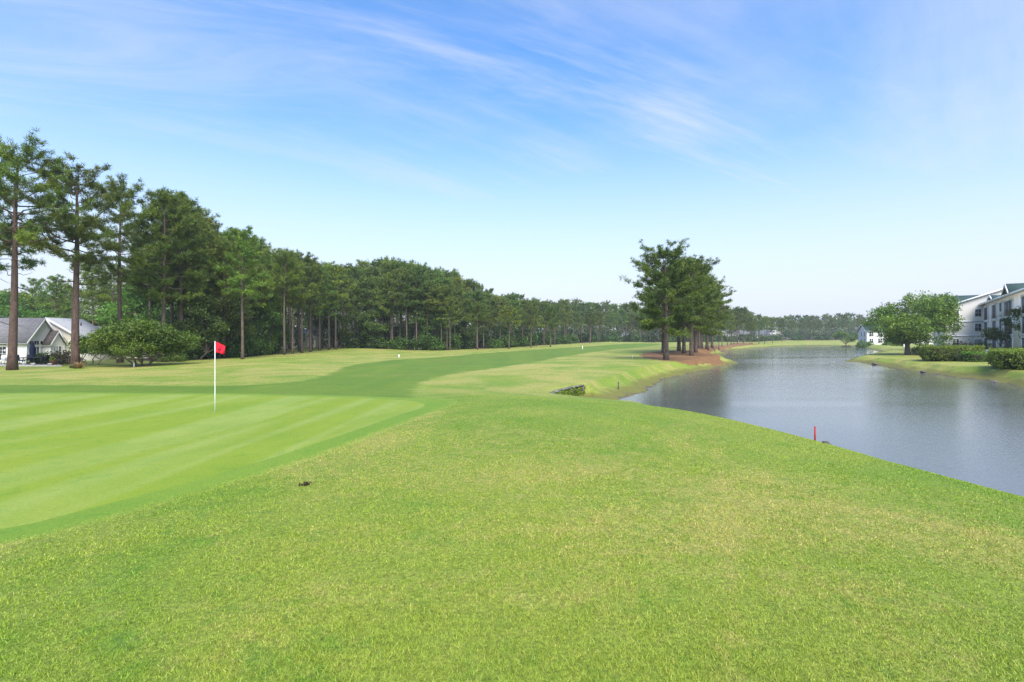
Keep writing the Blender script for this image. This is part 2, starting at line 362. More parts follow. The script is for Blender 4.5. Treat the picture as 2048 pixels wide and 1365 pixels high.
# ------------------------------------------------------------------ terrain
def wob(x, y, s=1.0, seed=0.0):
    """cheap smooth noise, about -1..1"""
    x = np.asarray(x)/s + seed*3.1; y = np.asarray(y)/s - seed*1.7
    return (np.sin(x*1.0 + 1.3*np.sin(y*0.7 + seed)) + np.sin(y*1.13 + 1.1*np.sin(x*0.83 + 2.0)) + 0.6*np.sin(x*2.3 - y*1.9 + 0.7) + 0.4*np.sin(x*3.7 + y*4.1))/2.6

WATER = np.array([(6.0, 28.4), (8.2, 32.5), (9.4, 36.0), (11.4, 39.5), (13.2, 43.5), (16.2, 48.5), (19.6, 53.5), (23.5, 59), (27.5, 65.5), (31.0, 71.5), (32.5, 75.5),
    (32.0, 82), (34, 92), (40, 103), (47.0, 113), (49.5, 119), (50, 127), (53, 139), (62, 151), (75, 165), (88, 186), (101, 204), (120, 232), (145, 256), (160, 258), (166, 249),
    (150, 218), (127, 183), (112, 160), (100, 139), (88, 122), (78, 109), (70, 101), (60, 90), (50.0, 76.5), (49.5, 72), (47.0, 65), (43, 56), (40.5, 50), (38.4, 42), (36.0, 37), (34.6, 33.5),
    (36, 24), (42, 12), (48, -5), (50, -30), (36, -34), (24, -18), (15.6, -4), (12.2, 4), (10.4, 10), (9.9, 15.5), (8.9, 20), (7.0, 24.4), (4.6, 26.6)], float)
def poly_sd(pts, poly):
    """signed distance, negative inside"""
    pts = np.asarray(pts, float); out = np.full(len(pts), 1e9); ins = np.zeros(len(pts), bool)
    a = poly; b = np.roll(poly, -1, 0)
    for (ax, ay), (bx, by) in zip(a, b):
        dx, dy = bx-ax, by-ay; px = pts[:, 0]-ax; py = pts[:, 1]-ay
        t = np.clip((px*dx+py*dy)/(dx*dx+dy*dy+1e-12), 0, 1)
        d = (px-t*dx)**2+(py-t*dy)**2; np.minimum(out, d, out)
        c = ((ay > pts[:, 1]) != (by > pts[:, 1]))
        if dy != 0: ins ^= c & (pts[:, 0] < dx*(pts[:, 1]-ay)/dy+ax)
    out = np.sqrt(out); return np.where(ins, -out, out)

CTRL = np.array([
    # the mound the camera stands on
    (0,0,1.75),(-3,2,1.72),(3,3,1.74),(0,5,1.80),(0,10,1.84),(0.5,13.5,1.80),(2.6,12.5,1.74),(4.0,8,1.74),(5.4,9.2,1.66),(7,7,1.45),(5,3,1.66),(8,0,1.55),(0,-6,1.7),(-8,-3,1.6),(12,-10,1.4),
    (-1.2,16.5,1.62),(0.4,19.5,1.12),(2.4,23,0.85),(-3,25,1.02),(4.2,16,1.35),(5.0,20,0.95),
    # putting green
    (-5.4,5.4,1.42),(-10,10,1.22),(-8.8,15.2,1.20),(-12,20.5,1.14),(-21,21,1.12),(-4.2,18.5,1.34),(-2.4,14.7,1.56),(-16,8,1.32),(-3.2,8,1.64),(-28,15,1.2),(-6.3,11,1.33),(-7.5,18.8,1.22),
    # left rough and woodland floor
    (-26,26,1.02),(-45,44,0.78),(-40,48,0.80),(-42,57,0.82),(-56,58,0.8),(-70,60,0.8),(-39,75,0.78),(-28,52,1.02),(-39,100,1.05),(-38,122,1.30),(-20,62,1.12),(-34,70,0.95),(-10,40,1.02),(0,60,1.0),(2,40,0.95),
    (0,100,1.10),(-20,105,0.95),(-2,120,1.0),(-30,90,1.15),(15,140,1.25),(30,193,1.75),(38,205,2.2),(48,205,2.1),(62,200,1.75),(20,240,1.5),(55,250,1.4),(30,130,1.2),(14,80,1.05),(-70,100,1.0),(-90,140,1.2),(-60,180,1.3),
    # point with pines
    (17.5,57.7,1.0),(22,64,1.0),(26,78,1.2),(31,95,1.35),(38,118,1.4),(45,135,1.2),(10,45,0.95),(7,34,0.85),(75,190,1.1),(92,222,1.5),(108,240,1.5),(125,262,1.0),
    # right bank
    (40,41,0.85),(44,46,0.85),(48,58,0.80),(55,62,0.85),(56,72,0.72),(66,87,0.75),(80,92,0.95),(88,95,1.0),(69,69,1.0),(60,50,1.0),(50,20,1.0),(90,115,0.9),(110,140,0.9),(140,205,1.05),(150,190,1.1),(172,262,0.9),
    # far ground
    (170,330,2.7),(230,330,2.6),(120,320,2.0),(250,280,2.0),(60,320,1.6),(-100,300,1.6),(0,420,1.8),(300,420,2.4),(150,480,2.4),(-200,200,1.5),(-200,0,1.5),(-120,-120,1.5),(0,-200,1.6),(200,-100,1.5),(250,100,1.6),(150,40,1.2),
    (0,1000,2),(1000,0,2),(-1000,0,2),(0,-1000,2),(800,800,2),(-800,800,2),(2600,0,2),(-2600,0,2),(0,2600,2),(0,-2600,2)], float)
def warp(p):
    r = np.linalg.norm(p, axis=1)+1e-9; return p*(np.arcsinh(r/12.0)/r)[:, None]
_cw = warp(CTRL[:, :2])
def _phi(d2): return 0.5*d2*np.log(d2+1e-9)
_n = len(CTRL); _A = np.zeros((_n+3, _n+3))
_A[:_n, :_n] = _phi(((_cw[:, None]-_cw[None])**2).sum(-1)) + np.eye(_n)*0.0025
_A[:_n, _n] = 1; _A[:_n, _n+1:] = _cw; _A[_n:, :_n] = _A[:_n, _n:].T
_sol = np.linalg.solve(_A, np.concatenate([CTRL[:, 2], np.zeros(3)]))
def inland(p):
    w = warp(p); out = _sol[_n] + w @ _sol[_n+1:]
    for k in range(_n): out = out + _sol[k]*_phi(((w-_cw[k])**2).sum(1))
    return out
WALL_A = np.array([(1.75, 24.4), (2.05, 25.6), (2.55, 26.9), (3.2, 28.2), (4.05, 29.5)])      # line of the timber bulkhead
def height(p):
    p = np.atleast_2d(np.asarray(p, float)); H = np.maximum(inland(p), 0.5); r = np.linalg.norm(p, axis=1)
    H = H + np.where(r < 60, 0.02, 0.035)*wob(p[:, 0], p[:, 1], 2.7) + 0.05*wob(p[:, 0], p[:, 1], 11.0, 2.0)*np.clip(r/30, 0, 1)
    d = poly_sd(p, WATER)
    d = d + np.clip(r/60, 0.08, 0.9)*(0.75*wob(p[:, 0], p[:, 1], 1.9, 1.0) + 0.35*wob(p[:, 0], p[:, 1], 0.62, 5.0))*np.exp(-(np.maximum(d, 0)/4)**2)
    near = np.clip((30 - r)/10, 0, 1)
    Wd = 3.2 + 3.4*near                                     # bank width: long slope below the near mound
    t = np.clip(d/Wd, 0, 1); s = t*t*(3-2*t)*(1-near) + np.sin(t*pi/2)**1.1*near
    led = 0.05 + 0.13*np.clip(d/1.4, 0, 1)                  # muddy ledge at the waterline
    step = np.clip((d-1.5)/0.45, 0, 1)*0.22*(1-near)        # eroded lip
    z = np.where(d > 0, np.minimum(led + step + (H-led)*s, np.maximum(H, led)), -0.02 - np.minimum(1.3, -d*0.28))
    # hollow in front of the bulkhead
    q = poly_sd(p, np.vstack([WALL_A, [(6.5, 28.0), (5.5, 25.5), (3.4, 24.2)]]))
    z = np.where(q < 0, np.minimum(z, 0.17 + 0.05*wob(p[:, 0], p[:, 1], 0.5)), z)
    # ground held up behind the bulkhead
    return z
def hz(x, y): return float(height([(x, y)])[0])
def ray(px, py, ymin=2.0, ymax=420.0):
    """first point of the ground seen at a picture position"""
    Y = np.geomspace(ymin, ymax, 900); X = (px-1024)/F*Y; Z = CZ-(py-HOR)/F*Y
    h = height(np.stack([X, Y], 1)); k = np.argmax(Z <= h)
    if not (Z <= h).any(): k = len(Y)-1
    return np.array([X[k], Y[k], h[k]])
def rays(pts, **kw): return np.array([ray(a, b, **kw)[:2] for a, b in pts])
def at(px, Y): return np.array([(px-1024)/F*Y, Y])
def smooth_poly(P, it=2):
    for _ in range(it):
        Q = np.roll(P, -1, 0); P = np.stack([0.75*P+0.25*Q, 0.25*P+0.75*Q], 1).reshape(-1, 2)
    return P

# polar sheet: fine near the lens, coarse far away, reaching past the horizon
rad = [0.4]
while rad[-1] < 2500:
    r_ = rad[-1]; rad.append(r_*(1.02 if r_ < 14 else 1.010 if r_ < 60 else 1.0115 if r_ < 290 else 1.06))
rad = np.array(rad)
ang = np.concatenate([np.radians(np.arange(-52, 52.01, 0.26)), np.radians(np.arange(56, 308, 4.0))])   # from +Y, clockwise
na, nr = len(ang), len(rad)
GX = (rad[:, None]*np.sin(ang)[None]).ravel(); GY = (rad[:, None]*np.cos(ang)[None]).ravel()
GP = np.stack([GX, GY], 1); GZ = height(GP)
GV = np.column_stack([GX, GY, GZ])
_i = np.arange(nr-1)[:, None]*na; _j = np.arange(na)[None]; _k = (_j+1) % na
GQ = np.stack([_i+_j, _i+na+_j, _i+na+_k, _i+_k], -1).reshape(-1, 4)[:, ::-1]
GR = np.linalg.norm(GP, axis=1)
gm = MB(); gm.add(np.vstack([GV, (0, 0, hz(0, 0))]), t=[(na*nr, k, (k+1) % na) for k in range(na)], q=GQ)
ground = tag(gm.build('ground', M['rough'], smooth=True), 'mown golf course rough and banks around the pond', kind='structure')
GT = np.vstack([GQ[:, [0, 1, 2]], GQ[:, [0, 2, 3]]])

def sheet(name, sd, mat, label, lift=0.004, zfun=None, kind='structure'):
    """the part of the ground where sd < 0, cut along its smooth outline and laid just above the ground"""
    s = sd[GT]; inside = (s < 0).all(1); cut = (s < 0).any(1) & ~inside
    V = GV.copy() if zfun is None else np.column_stack([GX, GY, np.full(len(GX), zfun)])
    V[:, 2] += (lift + GR*lift*0.02)*(np.clip(-sd/0.5, 0.12, 1) if zfun is None else 1)
    mb = MB(); T = GT[inside]; used, inv = np.unique(T, return_inverse=True)
    mb.add(V[used], t=inv.reshape(-1, 3), c=np.clip(sd[used], -9, 0))
    vv = []; ff = []; cc = []
    for tri, ss in zip(GT[cut], s[cut]):
        P = []
        for a in range(3):
            b = (a+1) % 3
            if ss[a] < 0: P.append(V[tri[a]]); cc.append(max(ss[a], -9))
            if (ss[a] < 0) != (ss[b] < 0):
                w = ss[a]/(ss[a]-ss[b]); P.append(V[tri[a]]*(1-w)+V[tri[b]]*w); cc.append(0.0)
        n0 = len(vv); vv += P
        for c in range(1, len(P)-1): ff.append((n0, n0+c, n0+c+1))
    if vv: mb.add(np.array(vv), t=ff, c=np.array(cc))
    return tag(mb.build(name, mat, smooth=True), label, kind=kind)

# pond
wsd = poly_sd(GP, WATER)
sheet('water', wsd-2.2, M['water'], 'rain ruffled grey pond curving away between the banks', lift=0.0, zfun=0.0)

# fairway and putting green
FAIR = rays([(-500,768),(-200,769),(0,770.5),(268,770),(430,773),(537,769.5),(617,760),(660,748),(678,735),(752,723),(859,716),(967,707),(1042,702),(1110,697.5),(1186,692.5),(1247,688),(1320,687.5),(1330,691),(1260,697),(1200,703),(1145,711),(1103,719),(1062,727),(1021,734),(960,742),(900,751),(868,759),(846,769),(836,780),(840,792),(868,801)]) 
FAIR = np.vstack([FAIR, [(-2.6, 16.5), (-8, 17.5), (-14, 18), (-24, 18), (-36, 22)]])
FAIR = smooth_poly(FAIR, 2)
fsd = poly_sd(GP, FAIR) + (0.18*wob(GX, GY, 1.3, 3.0) + .12*wob(GX, GY, .4, 1.0))*np.clip(GR/40, 0.15, 1)
sheet('fairway', fsd-.3, M['fairway'], 'darker mown fairway winding from behind the green', 0.004)
GREEN = rays([(0,1079),(176,1033),(352,985),(469,950),(600,912),(700,876),(790,843),(850,822),(880,810),(868,804),(820,797.5),(700,793.5),(600,791),(430,788.5),(200,787),(0,786.5)])
GREEN = np.vstack([GREEN, [(-30, 19.5), (-32, 13), (-24, 6.5), (-14, 3.6), (-8, 3.9)]])
GREEN = smooth_poly(GREEN, 2)
gsd = poly_sd(GP, GREEN)
sheet('collar', gsd-0.50 + 0.06*wob(GX, GY, 0.7), M['collar'], 'narrow saturated green collar edging the putting green', 0.007)
sheet('putting_green', gsd, M['green'], 'closely mown pale putting green with mowing bands', 0.010)

# pine straw beds on the point
B1 = rays([(1275,713.5),(1298,704.5),(1340,702.5),(1375,701),(1396,699),(1428,704),(1441,713),(1447,723),(1440,728.5),(1404,730),(1356,727.5),(1309,721)])
B2 = rays([(1386,700),(1400,694),(1432,690),(1460,692),(1470,697),(1440,701),(1434,705),(1420,703)])
B3 = np.array([(60,153),(70,172),(84,198),(95,222),(108,240),(116,236),(108,224),(98,206),(86,188),(75,169),(66,156)])
bsd = np.minimum(np.minimum(poly_sd(GP, smooth_poly(B1)), poly_sd(GP, smooth_poly(B2))), poly_sd(GP, smooth_poly(B3)))
bsd = bsd + np.clip(GR/60, .3, 1)*(0.5*wob(GX, GY, 1.1, 4.0) + 0.3*wob(GX, GY, 0.45, 6.0))
sheet('pine_straw_bed', bsd, M['mulch'], 'rust brown pine straw under the pines on the point', 0.006)

# woodland: front edge as (picture column, distance)
EDGE = [(228, 66), (330, 57), (420, 63), (500, 71), (560, 84), (630, 101), (700, 116), (790, 110), (880, 106), (960, 122), (1040, 142), (1110, 176), (1190, 218), (1290, 240), (1420, 262), (1530, 300), (1620, 330), (1720, 345), (1800, 345)]
EDGE_P = np.array([at(a, b) for a, b in EDGE])
WOOD = np.vstack([EDGE_P, [(420, 420), (300, 520), (0, 480), (-200, 300), (-160, 150), (-75, 90)]])
wdsd = poly_sd(GP, WOOD) + 1.6*wob(GX, GY, 3.3, 8.0) + 0.8
wdsd = np.where((GY < 138) & (GX/np.maximum(GY, 1) > (538-1024)/F) & (GX/np.maximum(GY, 1) < (694-1024)/F), 5.0, wdsd)
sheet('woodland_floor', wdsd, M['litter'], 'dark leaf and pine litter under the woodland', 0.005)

# ------------------------------------------------------------------ plants: generators
def unit(v): return v/(np.linalg.norm(v, axis=-1, keepdims=True)+1e-9)
def needles(mb, C, D, n, ln, wd, rg, spread=0.75, cvs=None):
    """tufts of needles: n narrow blades at every centre C, fanning about D"""
    T = len(C); d = unit(D[:, None, :]*(1-spread) + rg.normal(0, 1, (T, n, 3))*spread*0.75 + np.array([0, 0, 0.18]))
    l = ln*rg.uniform(0.6, 1.15, (T, n, 1)); c0 = C[:, None, :] + rg.normal(0, ln*0.22, (T, n, 3))
    s = unit(np.cross(d, rg.normal(0, 1, (T, n, 3)))); w = wd*rg.uniform(0.6, 1.3, (T, n, 1))
    V = np.stack([c0 - s*w*0.5, c0 + s*w*0.5, c0 + d*l], 2).reshape(-1, 3)
    if cvs is None: cvs = np.clip(rg.normal(0.42, 0.22, T), 0, 1)
    cv = np.repeat(np.clip(cvs[:, None] + rg.normal(0, 0.10, (T, n)), 0, 1).ravel(), 3)
    mb.add(V, t=np.arange(len(V)).reshape(-1, 3), c=cv)
def leaves(mb, C, n, spread, size, rg, flat=0.6, cvs=None, up=0.35):
    """clumps of leaves: n rhombic leaves about every centre C"""
    T = len(C); sp = np.asarray(spread, float) * np.ones(3)
    c = C[:, None, :] + rg.normal(0, 1, (T, n, 3))*sp
    nn = unit(rg.normal(0, 1, (T, n, 3)) + np.array([0, 0, up]))
    a = unit(np.cross(nn, rg.normal(0, 1, (T, n, 3)))); b = np.cross(nn, a)
    s = size*rg.uniform(0.55, 1.25, (T, n, 1))
    V = np.stack([c - a*s, c + b*s*flat, c + a*s, c - b*s*flat], 2).reshape(-1, 3)
    if cvs is None: cvs = np.clip(rg.normal(0.45, 0.2, T), 0, 1)
    cv = np.repeat(np.clip(cvs[:, None] + rg.normal(0, 0.12, (T, n)), 0, 1).ravel(), 4)
    mb.add(V, q=np.arange(len(V)).reshape(-1, 4), c=cv)
def gen_pine(seed, h=20.0, cb=0.5, R=3.6, r0=0.24, n=30, tuft=(14, 0.34, 0.055), twig=1.0, lean=0.0, dead=5, per=3, shape=0.3, ex=0.45):
    rg = np.random.default_rng(seed); tr = MB(); cr = MB()
    zz = np.linspace(0, 1, 14); ph = rg.uniform(0, 6)
    ax = lean*zz**1.5*h*0.1 + 0.14*np.sin(zz*5+ph)*zz*h/20; ay = 0.16*np.sin(zz*4+ph*2)*zz*h/20
    P = np.column_stack([ax, ay, zz*h*0.985 - 0.25*(zz == 0)]); rr = r0*(1-0.80*zz**1.15)*(1+0.35*np.exp(-zz*40))
    rr[-1] = 0.02; tr.tube(P, rr, 9)
    def axis(z): return np.array([np.interp(z/h, zz, ax), np.interp(z/h, zz, ay), z])
    C = []; D = []; CV = []
    az0 = rg.uniform(0, 6)
    for k in range(n+dead):
        bare = k >= n
        t = (k+rg.uniform(0, 1))/n if not bare else rg.uniform(-0.42, 0.05)
        z = h*(cb+(1-cb)*min(t, 1.0)*0.97) if not bare else h*(cb+(1-cb)*t)
        az = az0+k*2.39996+rg.uniform(-0.4, 0.4)
        Lb = R*((1.02-max(t, 0))**ex)*(0.70+0.30*min(1, max(t, 0)/shape))*rg.uniform(0.6, 1.18)+0.35 if t < 1 else 0.5
        if bare: Lb = R*rg.uniform(0.15, 0.6)
        el = radians(-8+58*max(t, 0)**1.2+rg.uniform(-10, 12))
        o = axis(z); dh = np.array([cos(az), sin(az), 0])
        s = np.linspace(0, 1, 6); kink = np.cumsum(rg.normal(0, 0.055, (6, 3)), 0)*Lb; kink[0] = 0
        path = o + dh*(s*Lb*cos(el))[:, None] + np.array([0, 0, 1.0])*(s*Lb*sin(el)+0.16*Lb*s**2*(0.2 if bare else 1))[:, None] + kink
        rb = max(0.018, r0*0.30*(Lb/R)*(1-0.5*max(t, 0)))
        tr.tube(path, rb*(1-0.82*s), 5 if Lb > 1.5 else 4, cap=False)
        if bare: continue
        m = int((3+Lb*2.1)*twig)
        cvl = np.clip(rg.normal(0.42, 0.20), 0, 1)
        for q in range(m):
            u = rg.uniform(0.28, 1.0) if q else 1.0
            b = np.array([np.interp(u, s, path[:, i]) for i in range(3)])
            ta = az+rg.choice([-1, 1])*rg.uniform(0.3, 1.25)*(1 if q else 0); te = radians(rg.uniform(0, 45))
            d = np.array([cos(ta)*cos(te), sin(ta)*cos(te), sin(te)]); tl = rg.uniform(0.35, 1.05)*(0.55+0.12*Lb)
            e = b+d*tl; tr.tube(np.array([b, b+d*tl*0.5+np.array([0, 0, 0.03]), e]), [0.016, 0.012, 0.006], 3, cap=False)
            for w in range(per):
                f = 1-w*0.34; C.append(b+d*tl*f+rg.normal(0, 0.10, 3)); D.append(d); CV.append(np.clip(cvl+rg.normal(0, 0.16), 0, 1))
    for w in range(8): C.append(axis(h*rg.uniform(0.94, 1.0))+rg.normal(0, 0.2, 3)); D.append(np.array([0, 0, 1.0])); CV.append(0.5)
    needles(cr, np.array(C), np.array(D), tuft[0], tuft[1], tuft[2], rg, 0.72, np.array(CV))
    return tr, cr
def pine_meshes(name, mats, **kw):
    tr, cr = gen_pine(**kw)
    return tr.mesh('trunk', mats[0], True), cr.mesh('crown', mats[1])
def plant_pine(meshes, xy, label, group, scale=1.0, rz=0.0, name='pine_tree', sink=0.05, zs=1.0, cat='pine tree'):
    t = thing(name, label, cat, (xy[0], xy[1], hz(*xy)-sink), rz, group, (scale, scale, scale*zs))
    link('trunk', meshes[0], t); link('crown', meshes[1], t); return t

def gen_broad(seed, h, R, trunk_h, r0, lumps, clumps, lf, size, squash=0.62, stems=1, bare_low=0.0, spread=0.30, skew=(0, 0), ulow=-0.55):
    """broad crown: lumps of leaf clumps carried on forked limbs"""
    rg = np.random.default_rng(seed); tr = MB(); cr = MB()
    cz = trunk_h+(h-trunk_h)*0.48; rz = (h-trunk_h)*0.52
    LP = []
    for k in range(lumps):
        a = k*2.4+rg.uniform(-.3, .3); u = rg.uniform(ulow, 1.0); rr = math.sqrt(max(0, 1-u*u))*rg.uniform(0.55, 1.0)
        LP.append((R*rr*cos(a)+skew[0], R*rr*sin(a)+skew[1], cz+rz*u*0.82))
    LP = np.array(LP)
    bases = [np.array([0.0, 0, 0])] if stems == 1 else [np.array([0.35*cos(i*2.4), 0.35*sin(i*2.4), 0]) for i in range(stems)]
    for i, b in enumerate(bases):
        lean_ = np.array([0, 0, 0]) if stems == 1 else np.array([cos(i*2.4), sin(i*2.4), 0])*R*0.35
        top = b+np.array([0, 0, trunk_h])+lean_
        pts = np.array([b-np.array([0, 0, .2]), b*0.9+(top-b)*0.35+rg.normal(0, .05, 3), b+(top-b)*0.7+rg.normal(0, .06, 3), top])
        tr.tube(pts, np.array([1.35, 1.0, .85, .72])*r0/(1 if stems == 1 else 1.2), 9)
        for j, lp in enumerate(LP):
            if j % len(bases) != i: continue
            mid = top*0.5+lp*0.5+rg.normal(0, 0.12*R, 3)*np.array([1, 1, .4])+np.array([0, 0, -0.05*h])
            st = b+(top-b)*rg.uniform(0.8, 1.0)
            tr.tube(np.array([st, st*0.5+mid*0.5+rg.normal(0, .03*R, 3), mid, lp*.75+mid*.25, lp]), np.array([.50, .38, .26, .15, .06])*r0, 6, cap=False)
    lr = R*0.42; C = []; CV = []
    for lp in LP:
        cvl = np.clip(rg.normal(.45, .16), 0, 1)
        for c in range(clumps):
            d = unit(rg.normal(0, 1, 3)); rr = lr*rg.uniform(0.35, 1.0)**0.6
            p = lp+d*rr*np.array([1, 1, squash])
            if p[2] < bare_low*h: continue
            C.append(p); CV.append(np.clip(cvl+rg.normal(0, .16), 0, 1))
    leaves(cr, np.array(C), lf, np.array([spread, spread, spread*.6]), size, rg, 0.55, np.array(CV))
    return tr, cr

# ------------------------------------------------------------------ pines
NEAR = (M['bark_red'], M['needles']); MIDM = (M['bark'], M['needles']); FARM = (M['bark'], M['needles_far'])
P_tall = [pine_meshes('tall', NEAR, seed=11, h=20, cb=0.56, R=5.2, r0=0.33, n=44, tuft=(16, 0.38, 0.055), dead=9, per=4, lean=0.25),
          pine_meshes('tall', NEAR, seed=23, h=18.5, cb=0.55, R=5.0, r0=0.33, n=42, tuft=(16, 0.38, 0.055), dead=9, per=4, lean=0.1),
          pine_meshes('tall', (M['bark'], M['needles']), seed=31, h=19, cb=0.46, R=4.3, r0=0.26, n=46, tuft=(16, 0.38, 0.055), dead=6, per=4),
          pine_meshes('tall', (M['bark'], M['needles']), seed=47, h=18.5, cb=0.36, R=3.4, r0=0.22, n=48, tuft=(16, 0.38, 0.055), dead=6, per=4, shape=0.15)]
P_mid = [pine_meshes('mid', MIDM, seed=60+k, h=18, cb=[.48, .55, .44, .58, .50][k], R=[3.3, 3.7, 3.1, 3.8, 3.4][k], r0=0.21, n=[40, 38, 44, 36, 41][k], tuft=(13, 0.46, 0.08), dead=4, per=3) for k in range(5)]
P_far = [pine_meshes('far', FARM, seed=80+k, h=18, cb=[.53, .60, .48, .56][k], R=[3.4, 3.8, 3.2, 3.9][k], r0=0.20, n=34, tuft=(10, 0.60, 0.13), dead=2, per=2, twig=1.2) for k in range(4)]
P_point = [pine_meshes('point', (M['bark'], M['needles']), seed=101+k, h=13, cb=[.30, .34, .34][k], R=[4.3, 3.7, 3.8][k], r0=[0.29, .24, .26][k], n=[58, 50, 50][k], tuft=(15, 0.38, 0.065), dead=3, per=4, shape=.40, twig=1.3, ex=.36) for k in range(3)]

def skyline(px):
    S = [(-60,560),(60,562),(110,556),(180,535),(230,545),(300,470),(330,383),(360,390),(430,435),(480,446),(540,492),(580,503),(620,507),(660,527),(700,518),(800,514),(870,532),(920,548),(970,575),(1060,592),(1200,601),(1260,604),(1330,613),(1480,614),(1540,634),(1600,626),(1640,629),(1690,623),(1740,633),(1800,636)]
    return np.interp(px, [a for a, b in S], [b for a, b in S])

# four big pines at the left edge, told apart one by one
def base_at(px, Y): return at(px, Y)
plant_pine(P_tall[0], base_at(24, 43), 'tallest pine with reddish trunk in front of the white house at the left edge', 'big pines by the white house', .98, 0.6, zs=.93)
plant_pine(P_tall[1], base_at(151, 46), 'big pine with bare forked limbs rising beside the white house gable', 'big pines by the white house', 1.0, 2.2, zs=.94)
plant_pine(P_tall[2], base_at(240, 55), 'slimmer tall pine standing behind the big spreading shrub', 'big pines by the white house', 1.04, 4.0, zs=.945)
plant_pine(P_tall[3], base_at(327, 57), 'narrow tall pine at the front corner of the wood, right of the big shrub', 'big pines by the white house', 1.06, 1.0, zs=.95)
plant_pine(P_tall[2], base_at(-14, 47), 'pine trunk cut off by the left edge of the picture', 'big pines by the white house', 0.98, 2.9)
plant_pine(P_tall[3], base_at(362, 60), 'tall pine topping the left end of the wood behind the red flag', 'big pines by the white house', 1.08, 3.3, zs=.95)

FRONT_L = 'pine standing clear in front of the wood edge beyond the fairway'
def front_pine(px, py, top, label, k, rz, meshes=P_mid, group='pines standing clear of the wood', h0=18.9, fat=1.0):
    p = ray(px, py); hh = CZ+(HOR-top)/F*p[1]-p[2]
    t = plant_pine(meshes[k], p[:2], label, group, hh/h0*fat, rz, zs=1/fat); return t
front_pine(485, 719, 452, 'pine with bare lower trunk at the wood edge above the flag', 0, .3)
front_pine(569, 710, 500, 'dark trunked pine left of the row behind the mown rough', 3, 1.3)
front_pine(585, 708.5, 520, 'second pine of the row behind the mown rough', 1, 2.3)
front_pine(604, 706.5, 507, 'stout pine in the middle of the row behind the mown rough', 4, 3.9)
front_pine(621, 704.5, 512, 'pine right of the stout one in the row behind the mown rough', 0, 5.0)
front_pine(639, 702, 530, 'slender pine near the right end of the row behind the mown rough', 2, 5.7)
front_pine(658, 700, 530, 'lone slender pine right of the row behind the mown rough', 3, .7)
front_pine(671, 699.5, 527, 'right end pine of the row behind the mown rough', 1, 1.9)
front_pine(782, 698.5, 556, 'pale trunked pine left of the three in front of the dark wood', 1, 2.5)
front_pine(800, 698.5, 560, 'pale trunked pine in the middle of the three in front of the dark wood', 3, 3.5)
front_pine(829, 699.5, 553, 'tallest pale trunk of the three in front of the dark wood', 4, 4.5)
front_pine(838, 699.5, 556, 'leaning trunk close beside the tallest pale pine', 0, 5.5)
front_pine(894, 701, 570, 'left of the twin trunks in front of the wood right of its middle', 1, .5)
front_pine(900, 701.5, 596, 'right of the twin trunks in front of the wood right of its middle', 4, 1.5)
front_pine(955, 700, 606, 'low dark pine alone on straw between the twin trunks and the small row', 3, 2.0, fat=1.3)
front_pine(1018, 698.5, 612, 'first of four small lone pines before the distant wood, widest crown', 1, 2.9, fat=1.45)
front_pine(1062, 695.5, 604, 'second of four small lone pines before the distant wood', 4, 3.8, fat=1.3)
front_pine(1101, 694.5, 612, 'third of four small lone pines before the distant wood', 0, 4.4, fat=1.3)
front_pine(1180, 687, 626, 'last of four small lone pines, on the crest of the far mound', 3, 5.2, fat=1.4)

# pines on the point
PT = [(1332,720.5,490,0,.4,'front pine on the pine straw point, thickest trunk and highest top'),(1326,706,545,1,1.7,'slim pine close behind the front pine on the point'),(1358,702.5,520,2,2.6,'dark trunked pine behind the gap on the point'),
      (1368,707.5,515,1,3.3,'pine with forked trunk in the middle of the point'),(1383,712,512,2,4.2,'ivy footed pine at the middle front of the point'),(1391,705.5,532,0,5.1,'pine just behind the ivy footed one on the point'),
      (1398,698,545,1,5.9,'left of the two close trunks at the back of the point'),(1403,698,548,2,.9,'right of the two close trunks at the back of the point'),(1414,699,560,0,2.2,'straight pine right of the close pair on the point'),(1424,697,580,2,3.0,'rightmost pine on the point, leaning over the pond')]
for px, py, top, k, rz, lb in PT:
    t = front_pine(px, py, top, lb, k, rz, P_point, 'pines on the point', 14.3, 1.14)
# loose group on the next straw bed
for i, (px, Y, top) in enumerate([(1438,150,628),(1444,165,632),(1462,196,625),(1468,200,628),(1475,222,620),(1487,226,622),(1500,206,640),(1504,210,636),(1518,246,634),(1529,250,640),(1455,185,630),(1545,268,640),(1564,285,642)]):
    xy = at(px, Y); hh = CZ+(HOR-top)/F*Y-hz(*xy)
    plant_pine(P_far[i % 4], xy, 'pine in the loose group on the straw bed beyond the point', 'pines beyond the point', hh/18.0*1.05, i*1.3)

